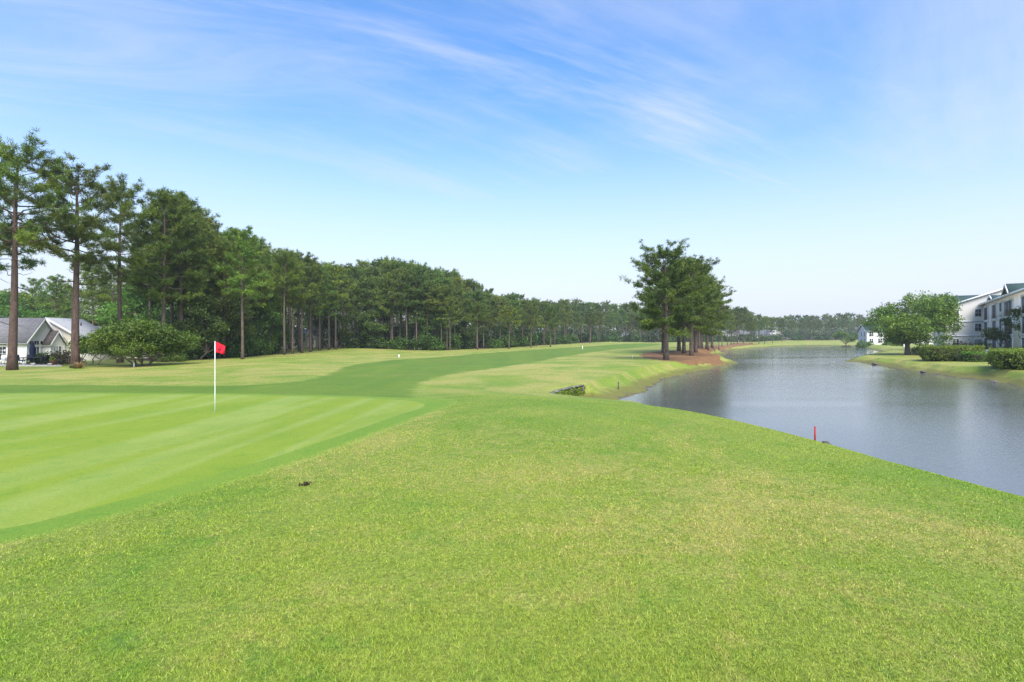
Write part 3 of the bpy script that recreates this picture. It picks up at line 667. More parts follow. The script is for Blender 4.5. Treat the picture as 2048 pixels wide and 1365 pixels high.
# the wood
rg = np.random.default_rng(5)
def wood_label(px, row):
    where = ('behind the flag, left of the row of bare trunks' if px < 560 else 'behind the row of bare trunks' if px < 690 else 'behind the three pale trunks' if px < 860 else
             'behind the twin trunks' if px < 985 else 'behind the four small lone pines' if px < 1240 else 'partly hidden by the pines on the point' if px < 1480 else 'across the far end of the pond')
    return ('front' if row == 0 else 'inner') + ' pine of the dense wood ' + where
cols = np.array([a for a, b in EDGE], float); dist = np.array([b for a, b in EDGE], float)
cnt = 0
for row, (off, step) in enumerate([(2.5, 21), (9, 19), (19, 19), (34, 26)]):
    px = 345.0
    while px < 1790:
        Y = np.interp(px, cols, dist)*(1+off/140.0)+off+rg.uniform(-2.5, 2.5)
        xy = at(px, Y); hh = CZ+(HOR-skyline(px))/F*Y-hz(*xy)
        hh = min(hh*rg.uniform(0.86, 1.0) if row > 0 else hh*rg.uniform(0.66, .95), 25.0)
        far = Y > 105
        ms = P_far[rg.integers(4)] if far else P_mid[rg.integers(5)]
        if px > 1500 and row == 3: px += step; continue
        s = hh/18.8; fat = np.clip(1.0/s, 0.85, 1.45)**0.6
        plant_pine(ms, xy, wood_label(px, row), 'pines of the wood', s*fat, rg.uniform(0, 6.28), zs=1/fat); cnt += 1
        px += step*rg.uniform(0.65, 1.35)
# trees behind the houses on the left
for i, (px, Y, top, k) in enumerate([(112,92,556,0),(128,104,575,3),(186,88,532,1),(228,96,540,4),(262,90,570,2),(285,80,520,0),(205,120,560,3),(300,72,480,1),(70,118,562,2)]):
    xy = at(px, Y); hh = CZ+(HOR-top)/F*Y-hz(*xy)
    plant_pine(P_mid[k], xy, 'hazy pine behind the houses at the left', 'pines behind the houses', hh/18.0, i*1.1)
B_far = [gen_broad(201+k, 12, 5.2, 3.0, .25, 12, 26, 26, 0.22, spread=.42) for k in range(2)]
B_far = [(a.mesh('trunk', M['bark_grey'], True), b.mesh('crown', M['oak_leaf'])) for a, b in B_far]
for i, (px, Y, s, lb) in enumerate([(46,86,.74,'bright green round tree behind the ridge of the white house'),(20,112,1.05,'rounded dark tree behind the roof at the left edge'),(62,128,1.12,'large rounded tree behind the white house gable'),(4,98,.9,'rounded tree at the picture edge behind the left roof'),(90,120,.95,'rounded tree between the white house gable and the forked pine'),(276,74,.82,'leafy tree filling the gap left of the narrow pine'),(168,106,.72,'leafy tree above the blue grey roof')]):
    xy = at(px, Y); plant_pine(B_far[i % 2], xy, lb, None, s, i*1.9, 'leafy tree'.replace(' ', '_'), cat='tree')
B_und = [gen_broad(221+k, 10, [3.2, 4.0][k], 1.2, .16, 14, 26, 24, 0.17, spread=.36, stems=2) for k in range(2)]
B_und = [(a.mesh('trunk', M['bark'], True), b.mesh('crown', M['under_leaf'])) for a, b in B_und]
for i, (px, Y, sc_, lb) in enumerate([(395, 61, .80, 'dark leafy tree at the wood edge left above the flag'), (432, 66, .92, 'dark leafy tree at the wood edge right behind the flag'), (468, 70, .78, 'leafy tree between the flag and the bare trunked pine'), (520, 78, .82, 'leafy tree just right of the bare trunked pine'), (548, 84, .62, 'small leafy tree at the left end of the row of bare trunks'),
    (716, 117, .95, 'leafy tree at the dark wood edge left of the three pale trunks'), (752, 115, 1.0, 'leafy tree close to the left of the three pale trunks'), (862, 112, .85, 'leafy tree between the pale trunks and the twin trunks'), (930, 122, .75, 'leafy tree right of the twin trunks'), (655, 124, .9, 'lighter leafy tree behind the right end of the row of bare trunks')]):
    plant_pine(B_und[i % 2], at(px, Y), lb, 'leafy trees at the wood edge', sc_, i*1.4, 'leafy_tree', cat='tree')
# far rounded trees across the pond
xy = at(1692, 236)
plant_pine(B_far[0], xy, 'dome shaped green tree alone on the far lawn beyond the pond', None, .82, 1.0, 'leafy_tree', cat='tree', zs=.95)

# undergrowth along the wood: nobody could count it
ug = MB(); rg = np.random.default_rng(9)
for band, (o0, o1, stp, hs_) in enumerate([(0.5, 4, 10, 0.8), (6, 16, 11, 1.5), (18, 40, 14, 2.1)]):
    px = 335.0
    while px < 1790:
        open_ = 545 < px < 690
        Y = np.interp(px, cols, dist)+rg.uniform(o0, o1)*(1+np.interp(px, cols, dist)/200)
        if band == 0 and (open_ or (px > 690 and rg.random() < .45)): px += stp; continue
        if open_ and band < 2: px += stp; continue
        x, y = at(px, Y); z = hz(x, y)
        hh = rg.uniform(2.0, 4.6)*hs_*(1.25 if px < 545 else 1.0)*(0.9 if px > 1100 else 1.0)
        R = hh*rg.uniform(.45, .75); lod = np.clip(Y/70, 1, 3.2); ncl = int(46/lod**.7)
        d = unit(rg.normal(0, 1, (ncl, 3))); rr = rg.uniform(.3, 1, (ncl, 1))**.5
        C = np.array([x, y, z+hh*.5])+d*rr*np.array([R, R, hh*.52]); C[:, 2] = np.maximum(C[:, 2], z+.12)
        leaves(ug, C, 26, np.array([.34, .34, .25])*lod**.5, .15*lod**.8, rg, .6, np.clip(rg.normal(.4, .2, ncl)+rg.normal(0, .12), 0, 1))
        px += stp*rg.uniform(.7, 1.3)
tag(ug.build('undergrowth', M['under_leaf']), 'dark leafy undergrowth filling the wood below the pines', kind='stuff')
# the wood going on behind, reading as one mass
fw = MB(); rg = np.random.default_rng(12); px = -80.0
while px < 2300:
    Yb = 150 if px < 330 else np.interp(px, cols, dist)*1.2+48
    if px > 1800: Yb = 380
    Y = Yb+rg.uniform(0, 30); x, y = at(px, Y); z = hz(x, y)
    top = (skyline(px) if px < 1800 else 640)+rg.uniform(10, 26); hh = min(CZ+(HOR-top)/F*Y-z, 22)
    R = hh*.30+1.5; ncl = 70; d = unit(rg.normal(0, 1, (ncl, 3)))
    C = np.array([x, y, z+hh*.52])+d*rg.uniform(.4, 1, (ncl, 1))*np.array([R, R, hh*.47])
    leaves(fw, C, 16, np.array([.9, .9, .6])*(Y/200)**.5, .42*(Y/200)**.7, rg, .6)
    px += 13*rg.uniform(.7, 1.3)*(1 if px < 1800 else 1.6)
tag(fw.build('far_woodland', M['needles_far']), 'distant woodland closing off the view behind the pines', kind='stuff')

# ------------------------------------------------------------------ oak and planting on the right bank
tr, cr = gen_broad(305, 9.7, 5.5, 2.2, .40, 26, 50, 28, .15, spread=.36, bare_low=.14, squash=.75, skew=(1.1, -.9), ulow=-.85)
oak = thing('oak_tree', 'broad spreading green oak on the lawn left of the apartment block', 'oak tree', (*ray(1815, 710.5)[:2], ray(1815, 710.5)[2]-.05), .7)
tr.build('trunk', M['bark_grey'], oak, True); cr.build('crown', M['oak_leaf'], oak)
def hedge(label, foot, h, seed, mat, dens=60, size=.075, name='hedge', cat='hedge', taper=.86, group=None, loc=None):
    """clipped hedge over a footprint polygon (world x, y): leafy skin on a solid core"""
    rg = np.random.default_rng(seed); foot = np.asarray(foot, float); c = foot.mean(0); z0 = hz(*c)
    o = thing(name, label, cat, (c[0], c[1], z0), 0, group); P = foot-c
    core = MB(); ring = [np.column_stack([P*s, np.full(len(P), z)]) for s, z in ((.78*taper, -.1), (.86, h*.35), (.90, h*.8), (.80, h*.92))]
    n = len(P); V = np.vstack(ring+[np.array([[0, 0, h*.93]])])
    q = [(i*n+j, i*n+(j+1) % n, (i+1)*n+(j+1) % n, (i+1)*n+j) for i in range(3) for j in range(n)]; t = [(3*n+j, 3*n+(j+1) % n, 4*n) for j in range(n)]
    core.add(V, t=t, q=q, c=.1); core.build('branch_mass', M['bark_grey'] if mat is None else M['twig'], o)
    mb = MB(); lo, hi = P.min(0), P.max(0); C = []
    per = np.linalg.norm(np.roll(P, -1, 0)-P, axis=1)
    for j in range(n):
        a, b = P[j], P[(j+1) % n]
        m = int(per[j]*h*dens*.55)
        u = rg.random((m, 1)); w = rg.random(m)**.8
        k = np.interp(w, [0, .35, .8, 1], [taper, 1.0, 1.0, .93]) + rg.normal(0, .012, m) + .03*np.sin(u[:, 0]*per[j]*3.3+j*2)
        C.append(np.column_stack([(a+(b-a)*u)*k[:, None], w*h]))
    m = int((hi-lo).prod()*dens); Q = lo+(hi-lo)*rg.random((m, 2)); Q = Q[poly_sd(Q, P) < 0.02]
    C.append(np.column_stack([Q, h+rg.normal(0, .035, len(Q))+.05*wob(Q[:, 0], Q[:, 1], .7, seed)]))
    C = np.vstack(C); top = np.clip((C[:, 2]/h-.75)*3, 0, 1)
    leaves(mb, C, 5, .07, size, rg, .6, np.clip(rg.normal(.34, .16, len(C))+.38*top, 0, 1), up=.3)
    mb.build('foliage', mat, o); return o
def rect(cx, cy, wx, wy, rot=0., n=5, p=3.0):
    a = np.linspace(0, 2*pi, 28, endpoint=False); r = (np.abs(np.cos(a))**p+np.abs(np.sin(a))**p)**(-1/p)
    x = wx*r*np.cos(a); y = wy*r*np.sin(a); c, s = cos(rot), sin(rot)
    return np.column_stack([cx+c*x-s*y, cy+s*x+c*y])
M['twig'] = simple('dark_twigs', (0.030, 0.034, 0.016), 0.9, 5.0, (0.05, 0.042, 0.025))
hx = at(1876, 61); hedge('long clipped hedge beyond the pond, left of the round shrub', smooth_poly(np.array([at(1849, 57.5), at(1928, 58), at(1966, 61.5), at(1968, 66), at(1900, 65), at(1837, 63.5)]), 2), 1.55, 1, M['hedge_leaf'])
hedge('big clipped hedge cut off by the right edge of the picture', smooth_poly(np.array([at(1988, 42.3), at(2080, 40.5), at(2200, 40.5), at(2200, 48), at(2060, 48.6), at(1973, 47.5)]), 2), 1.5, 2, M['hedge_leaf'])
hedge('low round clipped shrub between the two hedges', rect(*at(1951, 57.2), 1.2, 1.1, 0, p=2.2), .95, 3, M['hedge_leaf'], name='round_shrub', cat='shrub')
def shrub(px, Y, w, h, label, mat, seed, name='shrub', group=None, cl=60, size=.09, lf=22, d=None):
    x, y = at(px, Y); o = thing(name, label, 'shrub', (x, y, hz(x, y)-.02), seed*1.7, group)
    rg = np.random.default_rng(seed); dd = unit(rg.normal(0, 1, (cl, 3))); dd[:, 2] = np.abs(dd[:, 2])
    C = dd*rg.uniform(.45, 1, (cl, 1))*np.array([w*.5, (d or w)*.5, h*.92])+np.array([0, 0, .06])
    mb = MB(); leaves(mb, C, lf, np.array([.2, .2, .14])*max(.7, w/3), size, rg, .6); mb.build('foliage', mat, o)
    st = MB()
    for k in range(5):
        e = C[k*3]*.8; st.tube(np.array([(0.05*cos(k), .05*sin(k), -.1), e*.5+np.array([0, 0, .05]), e]), [.03, .02, .008], 5)
    st.build('stem', M['bark_grey'], o); return o
for i, (px, Y, w, h, mt, lb) in enumerate([
    (1868, 80, 4.6, 1.3, 'red_leaf', 'reddish shrub behind the left end of the long hedge'), (1884, 76, 3.0, 1.35, 'red_leaf', 'rust tinted shrub just right of the reddish one behind the hedge'),
    (1838, 86, 2.6, 1.6, 'shrub_leaf', 'dark shrub beside the oak trunk'), (1921, 88, 2.6, 2.1, 'red_leaf', 'small bronze shrub against the beige gable wall'),
    (1948, 88, 5.0, 2.5, 'red_leaf', 'wide bronze green shrub below the gable windows'), (1966, 86, 2.6, 2.2, 'shrub_leaf', 'green shrub at the corner of the screened porches'),
    (1996, 68, 4.2, 1.3, 'hedge_leaf', 'rounded green shrub right of the white pedestal'), (2018, 66, 3.2, 1.1, 'shrub_leaf', 'dull green shrub below the porch tree'), (2042, 64, 3.6, 1.4, 'red_leaf', 'bronze tipped shrub at the right picture edge below the porches'),
    (1736, 200, 4.5, 2.0, 'shrub_leaf', 'round shrub in front of the far white block'), (1722, 207, 3.6, 3.6, 'shrub_leaf', 'tall shrub at the left corner of the far white block'), (1780, 185, 4.5, 2.4, 'shrub_leaf', 'shrub in front of the far porch, left of the oak'), (1795, 170, 4.0, 2.6, 'shrub_leaf', 'shrub just left of the oak in front of the far block'),
    (1693, 226, 4.4, 1.7, 'under_leaf', 'low black green leafy mound under the dome shaped far tree'),  # low dark mass of leaves at the foot of the far tree
    (1890, 96, 3.0, 2.4, 'shrub_leaf', 'dark shrub under the right side of the oak crown'), (1848, 100, 3.2, 2.0, 'shrub_leaf', 'shrub against the wall behind the oak trunk')]):
    shrub(px, Y, w, h, lb, M[mt], 40+i, cl=80 if w > 3 else 50, size=.11 if Y < 120 else .2)
tr, cr = gen_broad(311, 5.6, 2.5, 1.5, .13, 12, 26, 22, .12, stems=3, spread=.24)
cm = thing('myrtle_tree', 'small multi stemmed tree in front of the screened porches', 'tree', (*at(2022, 76), hz(*at(2022, 76))-.05), 0)
tr.build('trunk', M['bark_grey'], cm, True); cr.build('crown', M['shrub_leaf'], cm)
tr, cr = gen_broad(317, 8.4, 2.2, 2.2, .15, 10, 22, 22, .13, stems=2, spread=.26)
cm = thing('myrtle_tree', 'taller leafy tree reaching in from the right picture edge before the porches', 'tree', (*at(2068, 70), hz(*at(2068, 70))-.05), 0)
tr.build('trunk', M['bark_grey'], cm, True); cr.build('crown', M['shrub_leaf'], cm)
def grass_clump(x, y, r, h, label, mat, seed, n=220):
    rg = np.random.default_rng(seed); o = thing('ornamental_grass', label, 'ornamental grass', (x, y, hz(x, y)-.02)); mb = MB()
    for k in range(n):
        a = rg.uniform(0, 6.28); l = h*rg.uniform(.6, 1.1); d = np.array([cos(a), sin(a), 0]); b = d*r*.2*rg.random(); s = np.array([-sin(a), cos(a), 0])*.022
        m_ = b+d*r*.45*rg.random()+np.array([0, 0, l*.7]); e = m_+d*r*.6*rg.random()+np.array([0, 0, l*rg.uniform(-.25, .35)])
        mb.add([b-s, b+s, m_+s*.8, m_-s*.8, e], q=[(0, 1, 2, 3)], t=[(3, 2, 4)], c=rg.uniform(0, 1))
    mb.build('blade_tuft', mat, o)
x, y = at(1918, 58); grass_clump(x, y, 1.0, 1.15, 'pale arching grass clump between the long hedge and the round shrub', M['blue_grass'], 3)

# big shrub by the white house and the little planting round it
sx, sy = at(284, 48)
tr, cr = gen_broad(331, 3.9, 3.4, 1.0, .10, 30, 40, 26, .105, stems=7, squash=.6, bare_low=.10, spread=.27)
bs = thing('large_shrub', 'huge spreading multi stemmed green shrub between the houses and the wood', 'shrub', (sx, sy, hz(sx, sy)-.05), .4)
tr.build('stem', M['bark_grey'], bs, True); cr.build('foliage', M['shrub_leaf'], bs)
tr, cr = gen_broad(337, 3.0, 1.6, .6, .07, 10, 26, 22, .10, stems=4, bare_low=.05, spread=.22)
b2 = thing('shrub', 'loose grey green shrub at the left edge of the huge one', 'shrub', (*at(186, 50), hz(*at(186, 50))-.05), 1.4)
tr.build('stem', M['bark_grey'], b2, True); cr.build('foliage', M['shrub_leaf'], b2)
shrub(96, 53, 3.6, 1.15, 'low dark green shrub in front of the house bay', M['under_leaf'], 71, cl=90, d=1.6)
shrub(78, 53.5, 2.0, 1.05, 'small dark shrub beside the closed umbrella', M['under_leaf'], 72, d=1.4)
shrub(130, 52, 2.9, 1.5, 'olive tinted shrub left of the forked pine trunk', M['red_leaf'], 73, cl=80)
shrub(345, 57, 3.4, 3.4, 'light green shrub at the right foot of the huge one', M['shrub_leaf'], 74, cl=90)
x, y = at(157, 45); grass_clump(x, y, .8, .62, 'straw coloured grass mound at the foot of the forked pine', M['dry_grass'], 5, 260)
x, y = at(148, 45.4); grass_clump(x, y, .6, .5, 'small green grass tuft beside the straw coloured mound', M['blue_grass'], 6, 160)

# ------------------------------------------------------------------ buildings
def gable_walls(mb, x0, x1, y0, y1, ze, zr, axis='x', z0=-.3):
    """walls of a gabled block; ridge along axis"""
    if axis == 'x':
        ym = (y0+y1)/2
        v = [(x0,y0,z0),(x1,y0,z0),(x1,y1,z0),(x0,y1,z0),(x0,y0,ze),(x1,y0,ze),(x1,y1,ze),(x0,y1,ze),(x0,ym,zr),(x1,ym,zr)]
        mb.add(v, q=[(0,1,5,4),(2,3,7,6)], t=[]); mb.add(v, q=[(1,2,6,5),(3,0,4,7)], t=[(5,6,9),(7,4,8)])
    else:
        xm = (x0+x1)/2
        v = [(x0,y0,z0),(x1,y0,z0),(x1,y1,z0),(x0,y1,z0),(x0,y0,ze),(x1,y0,ze),(x1,y1,ze),(x0,y1,ze),(xm,y0,zr),(xm,y1,zr)]
        mb.add(v, q=[(0,1,5,4),(1,2,6,5),(2,3,7,6),(3,0,4,7)], t=[(4,5,8),(6,7,9)])
    return mb
def slab(mb, a, b, c, d, th=.12):
    """roof slab: quad a b c d thickened upwards along its normal"""
    a, b, c, d = map(np.asarray, (a, b, c, d)); n = unit(np.cross(b-a, d-a).astype(float)); n = n if n[2] > 0 else -n
    return mb.hexa([a, b, c, d], [a+n*th, b+n*th, c+n*th, d+n*th])
def gable_roof(parent, x0, x1, y0, y1, ze, zr, mat, axis='x', ov=.3, th=.14, trim=True, name='roof'):
    mb = MB(); f = MB(); lift = .02
    if axis == 'x':
        ym = (y0+y1)/2; sl = (zr-ze)/(ym-y0); e = ze-sl*ov+lift; R = zr+lift
        slab(mb, (x0-ov, y0-ov, e), (x1+ov, y0-ov, e), (x1+ov, ym, R), (x0-ov, ym, R), th); slab(mb, (x0-ov, ym, R+.002), (x1+ov, ym, R+.002), (x1+ov, y1+ov, e), (x0-ov, y1+ov, e), th)
        ends = [((x, y0-ov, e), (x, ym, R), (x, y1+ov, e)) for x in (x0-ov, x1+ov)]; wd = np.array([.03, 0, 0])
        eaves = [((x0-ov, y, e), (x1+ov, y, e)) for y in (y0-ov, y1+ov)]
    else:
        xm = (x0+x1)/2; sl = (zr-ze)/(xm-x0); e = ze-sl*ov+lift; R = zr+lift
        slab(mb, (x0-ov, y0-ov, e), (x0-ov, y1+ov, e), (xm, y1+ov, R), (xm, y0-ov, R), th); slab(mb, (xm, y0-ov, R+.002), (xm, y1+ov, R+.002), (x1+ov, y1+ov, e), (x1+ov, y0-ov, e), th)
        ends = [((x0-ov, y, e), (xm, y, R), (x1+ov, y, e)) for y in (y0-ov, y1+ov)]; wd = np.array([0, .03, 0])
        eaves = [((x, y0-ov, e), (x, y1+ov, e)) for x in (x0-ov, x1+ov)]
    r = mb.build(name, mat, parent)
    if trim:
        for k, (a, b, c) in enumerate(ends):
            s = wd*(-1 if k == 0 else 1); dn = np.array([0, 0, -.20]); up = np.array([0, 0, th*.85])
            for p, q in ((a, b), (b, c)):
                p = np.asarray(p, float)+s*.35; q = np.asarray(q, float)+s*.35
                f.hexa([p+dn, q+dn, q+dn+s, p+dn+s], [p+up, q+up, q+up+s, p+up+s])
        for p, q in eaves:
            p = np.asarray(p, float); q = np.asarray(q, float); c = np.cross(q-p, (0, 0, 1)); c = unit(c)*.04
            f.hexa([p-c+(0, 0, -.06), q-c+(0, 0, -.06), q+c+(0, 0, -.06), p+c+(0, 0, -.06)], [p-c+(0, 0, .10), q-c+(0, 0, .10), q+c+(0, 0, .10), p+c+(0, 0, .10)])
        f.build('fascia', M['trim'], r)
    return r
def window(parent, O, U, Nn, w, h, cols=2, rows=2, pane='glass', fr=.07, mu=.03, name='window'):
    """window set on a wall: O lower left corner, U along the wall, Nn outwards"""
    O, U, Nn = np.asarray(O, float), unit(np.asarray(U, float)), unit(np.asarray(Nn, float)); Z = np.array([0, 0, 1.0])
    def bar(mb, u0, u1, z0, z1, d0, d1):
        P = lambda u, d, z: O+U*u+Nn*d+Z*z
        mb.hexa([P(u0, d0, z0), P(u1, d0, z0), P(u1, d1, z0), P(u0, d1, z0)], [P(u0, d0, z1), P(u1, d0, z1), P(u1, d1, z1), P(u0, d1, z1)])
    f = MB(); bar(f, -fr, w+fr, -fr, 0, -.02, .055); bar(f, -fr, w+fr, h, h+fr, -.02, .055); bar(f, -fr, 0, 0, h, -.02, .05); bar(f, w, w+fr, 0, h, -.02, .05)
    m = MB()
    for c in range(1, cols): bar(m, w*c/cols-mu/2, w*c/cols+mu/2, 0, h, .012, .032)
    for r in range(1, rows): bar(m, 0, w, h*r/rows-mu/2, h*r/rows+mu/2, .012, .030)
    o = f.build(name, M['trim'], parent)
    g = MB(); bar(g, 0, w, 0, h, -.01, .010); g.build('pane', M[pane], o)
    if cols > 1 or rows > 1: m.build('muntin', M['trim'], o)
    return o

# white house at the left
hzA = .80
HA = thing('white_house', 'white sided house with steep gables and grey shingle roofs behind the big pines', 'house', (-53.1, 56.0, hzA))
def lz(z): return z-hzA
gable_walls(MB(), -22, 0, 0, 3.9, 2.45, 4.85).build('wall', M['siding_white'], HA)
gable_roof(HA, -22, 0, 0, 3.9, 2.45, 4.85, M['shingle_grey'], ov=.32)
gable_walls(MB(), -.1, .75, 2.05, 3.85, 2.15, 3.45).build('wall', M['siding_white'], HA)
gable_roof(HA, -.35, .75, 2.05, 3.85, 2.15, 3.45, M['shingle_brown'], ov=.22)
gable_walls(MB(), -6.6, 3.9, 4.05, 8.6, 2.0, 4.95, 'y').build('wall', M['siding_cream'], HA)
gable_roof(HA, -6.6, 3.9, 4.05, 8.6, 2.0, 4.95, M['shingle_light'], 'y', ov=.25)
mb = MB(); mb.box((-.06, -.05, 0), (.05, .10, 2.35)); mb.box((.70, 2.0, 0), (.80, 2.1, 2.1)); mb.box((.70, 3.8, 0), (.80, 3.9, 2.1)); mb.build('corner_board', M['trim'], HA)
for x in (-3.05, -1.95): window(HA, (x, 0, .25), (1, 0, 0), (0, -1, 0), .85, 1.45, 2, 4)
for x in (-3.05, -1.95): window(HA, (x, 0, 1.95), (1, 0, 0), (0, -1, 0), .85, .40, 2, 1)
for x in (-5.9, -4.8): window(HA, (x, 0, .25), (1, 0, 0), (0, -1, 0), .85, 1.45, 2, 4)
for y, w, pn in ((.28, .36, 'glass'), (.86, .60, 'glass'), (1.62, .30, 'blind')):
    window(HA, (0, y, 1.95), (0, 1, 0), (1, 0, 0), w, .40, 2 if w > .5 else 1, 1); window(HA, (0, y, .18), (0, 1, 0), (1, 0, 0), w, 1.5, 2 if w > .5 else 1, 2, pn)
for k in range(3): window(HA, (.75, 2.42+k*.36, .55), (0, 1, 0), (1, 0, 0), .27, 1.15, 1, 2, 'blind' if k < 2 else 'glass', fr=.05)
mb = MB(); mb.tube(np.array([(1.5, 5.3, 4.15), (1.5, 5.3, 4.55)]), .07, 8); mb.build('vent_pipe', M['dark_metal'], HA)
# second house behind
HB = thing('grey_roofed_house', 'low house with blue grey roof behind the huge shrub', 'house', (-57.5, 67.5, .85))
gable_walls(MB(), -4, 9.5, 0, 8, 1.9, 4.2).build('wall', M['siding_cream'], HB); gable_roof(HB, -4, 9.5, 0, 8, 1.9, 4.2, M['shingle_blue'])
for x in (2, 5): window(HB, (x, 0, .6), (1, 0, 0), (0, -1, 0), 1.0, 1.1, 2, 2)
# third roof peeping over the ridge
HC = thing('distant_white_house', 'white gable roof peeping above the ridge of the white house', 'house', (*at(44, 88), .95))
gable_walls(MB(), -6, 3, -2.5, 6, 2.9, 6.1, 'y').build('wall', M['siding_pale'], HC); gable_roof(HC, -6, 3, -2.5, 6, 2.9, 6.1, M['shingle_light'], 'y')
window(HC, (-3, -2.5, 1), (1, 0, 0), (0, -1, 0), 1, 1.2, 2, 2)
def cottage(px, Y, w, d, ze, zr, label, roof, rz=0.0, wall='siding_pale', axis='x', nwin=3):
    x, y = at(px, Y); o = thing('cottage', label, 'house', (x, y, hz(x, y)), rz)
    gable_walls(MB(), -w/2, w/2, 0, d, ze, zr, axis).build('wall', M[wall], o); gable_roof(o, -w/2, w/2, 0, d, ze, zr, M[roof], axis)
    for k in range(nwin): window(o, (-w/2+w*(k+.5)/nwin-.5, 0, .8), (1, 0, 0), (0, -1, 0), 1.0, 1.3, 2, 2)
    return o
cottage(606, 128, 6, 8, 2.7, 4.6, 'pale cottage seen between the trunks behind the mown rough', 'shingle_grey', .2)
cottage(560, 124, 11, 8, 2.6, 4.4, 'low grey roofed cottage behind the trees left of the pale one', 'shingle_blue', .1, 'siding_cream', nwin=4)
cottage(1456, 315, 16, 10, 3.4, 6.6, 'white house beyond the pond seen through the pines past the point', 'shingle_light', .2, axis='y')
cottage(1500, 330, 10, 10, 3.4, 6.6, 'cream house beyond the pond right of the white one', 'shingle_grey', .1, 'siding_cream')
cottage(1520, 345, 14, 10, 3.0, 6.8, 'blue roofed house beyond the pond between far pines', 'shingle_blue', 0)
cottage(1552, 350, 13, 10, 2.8, 6.4, 'small white gabled house at the far end of the pond', 'shingle_light', .1, axis='y')
# patio of the white house
pz = hz(*at(60, 50.5))
def patio_thing(name, label, cat, px, Y, rz=0): 
    x, y = at(px, Y); return thing(name, label, cat, (x, y, hz(x, y)+.05), rz)
ps = MB(); A, B, C_, D = at(-40, 48.5), at(124, 48.0), at(118, 52.5), at(-40, 53.5)
zt = max(hz(*A), hz(*B), hz(*C_), hz(*D))+.05
ps.hexa([(*A, zt-.5), (*B, zt-.5), (*C_, zt-.5), (*D, zt-.5)], [(*A, zt), (*B, zt), (*C_, zt), (*D, zt)])
tag(ps.build('patio', M['patio']), 'pale concrete patio in front of the white house', kind='structure')
def pxyz(px, Y): x, y = at(px, Y); return (x, y, zt)
um = thing('patio_umbrella', 'closed navy patio umbrella standing before the white house', 'umbrella', pxyz(64.5, 51))
mb = MB(); mb.tube(np.array([(0, 0, 0), (0, 0, 2.25)]), .025, 8); mb.build('pole', M['dark_metal'], um)
mb = MB(); mb.lathe([(.02, 2.32), (.07, 2.25), (.16, 2.0), (.24, 1.5), (.25, 1.15), (.17, .95), (.20, .85), (.24, .62), (.05, .60)], 10); mb.build('canopy', M['navy'], um)
mb = MB(); mb.lathe([(.02, .1), (.25, .08), (.27, 0)], 12); mb.build('base', M['dark_metal'], um)
def table(px, Y, w, d, h, label, mat):
    o = thing('patio_table', label, 'table', pxyz(px, Y)); mb = MB(); mb.box((-w/2, -d/2, h-.05), (w/2, d/2, h)); mb.build('table_top', M[mat], o)
    for sx_ in (-1, 1):
        for sy_ in (-1, 1):
            mb = MB(); mb.tube(np.array([(sx_*(w/2-.08), sy_*(d/2-.08), 0), (sx_*(w/2-.08), sy_*(d/2-.08), h-.05)]), .025, 6); mb.build('leg', M['dark_metal'], o)
    return o
table(72, 50, 1.9, 1.0, .74, 'dark patio dining table beside the navy umbrella', 'dark_metal')
table(122, 49.2, .7, .6, .5, 'small dark patio side table near the forked pine', 'dark_metal')
def chair(px, Y, rz, label, mat):
    o = thing('patio_chair', label, 'chair', pxyz(px, Y), rz); mb = MB(); mb.box((-.26, -.26, .38), (.26, .26, .46)); mb.build('seat', M[mat], o)
    mb = MB(); mb.hexa([(-.26, .22, .46), (.26, .22, .46), (.26, .28, .46), (-.26, .28, .46)], [(-.24, .32, .95), (.24, .32, .95), (.24, .38, .95), (-.24, .38, .95)]); mb.build('backrest', M[mat], o)
    for a in (-1, 1):
        for b in (-1, 1): mb = MB(); mb.tube(np.array([(a*.23, b*.23, 0), (a*.23, b*.23, .38)]), .018, 6); mb.build('leg', M['dark_metal'], o)
        mb = MB(); mb.tube(np.array([(a*.27, -.24, .46), (a*.27, -.24, .64), (a*.27, .26, .66)]), .018, 6); mb.build('armrest', M['dark_metal'], o)
chair(41, 49.6, 2.6, 'blue patio chair right of the reddish pine trunk', 'blue_fabric'); chair(36, 50.6, 1.2, 'blue patio chair half hidden by the reddish pine trunk', 'blue_fabric')
chair(57, 51.0, .3, 'dark patio chair behind the dining table', 'black'); chair(88, 50.4, -1.3, 'dark patio chair at the right end of the dining table', 'black'); chair(6, 50, .4, 'white patio chair at the left picture edge', 'white_paint')
def pot(px, Y, r, h, label, mat, plant=None):
    o = thing('flower_pot', label, 'flower pot', pxyz(px, Y)); mb = MB(); mb.lathe([(0.0, 0), (r*.7, 0), (r, h*.86), (r*1.1, h*.86), (r*1.1, h), (r*.9, h), (r*.85, h*.8), (0, h*.8)], 14); mb.build('pot', M[mat], o)
    if plant: rg = np.random.default_rng(int(px)); mb = MB(); leaves(mb, np.array([[0, 0, h+.10]])+rg.normal(0, r*.35, (14, 3)), 26, .07, .07, rg); mb.build('plant', M[plant], o)
pot(106, 49.5, .22, .40, 'terracotta pot with plant in front of the dark shrub', 'terracotta', 'shrub_leaf'); pot(48, 48.8, .15, .28, 'small white pot on the patio edge', 'white_paint'); pot(66, 48.6, .17, .22, 'low white pot in the middle of the patio edge', 'white_paint'); pot(100, 48.5, .16, .2, 'low white pot towards the right of the patio edge', 'white_paint')

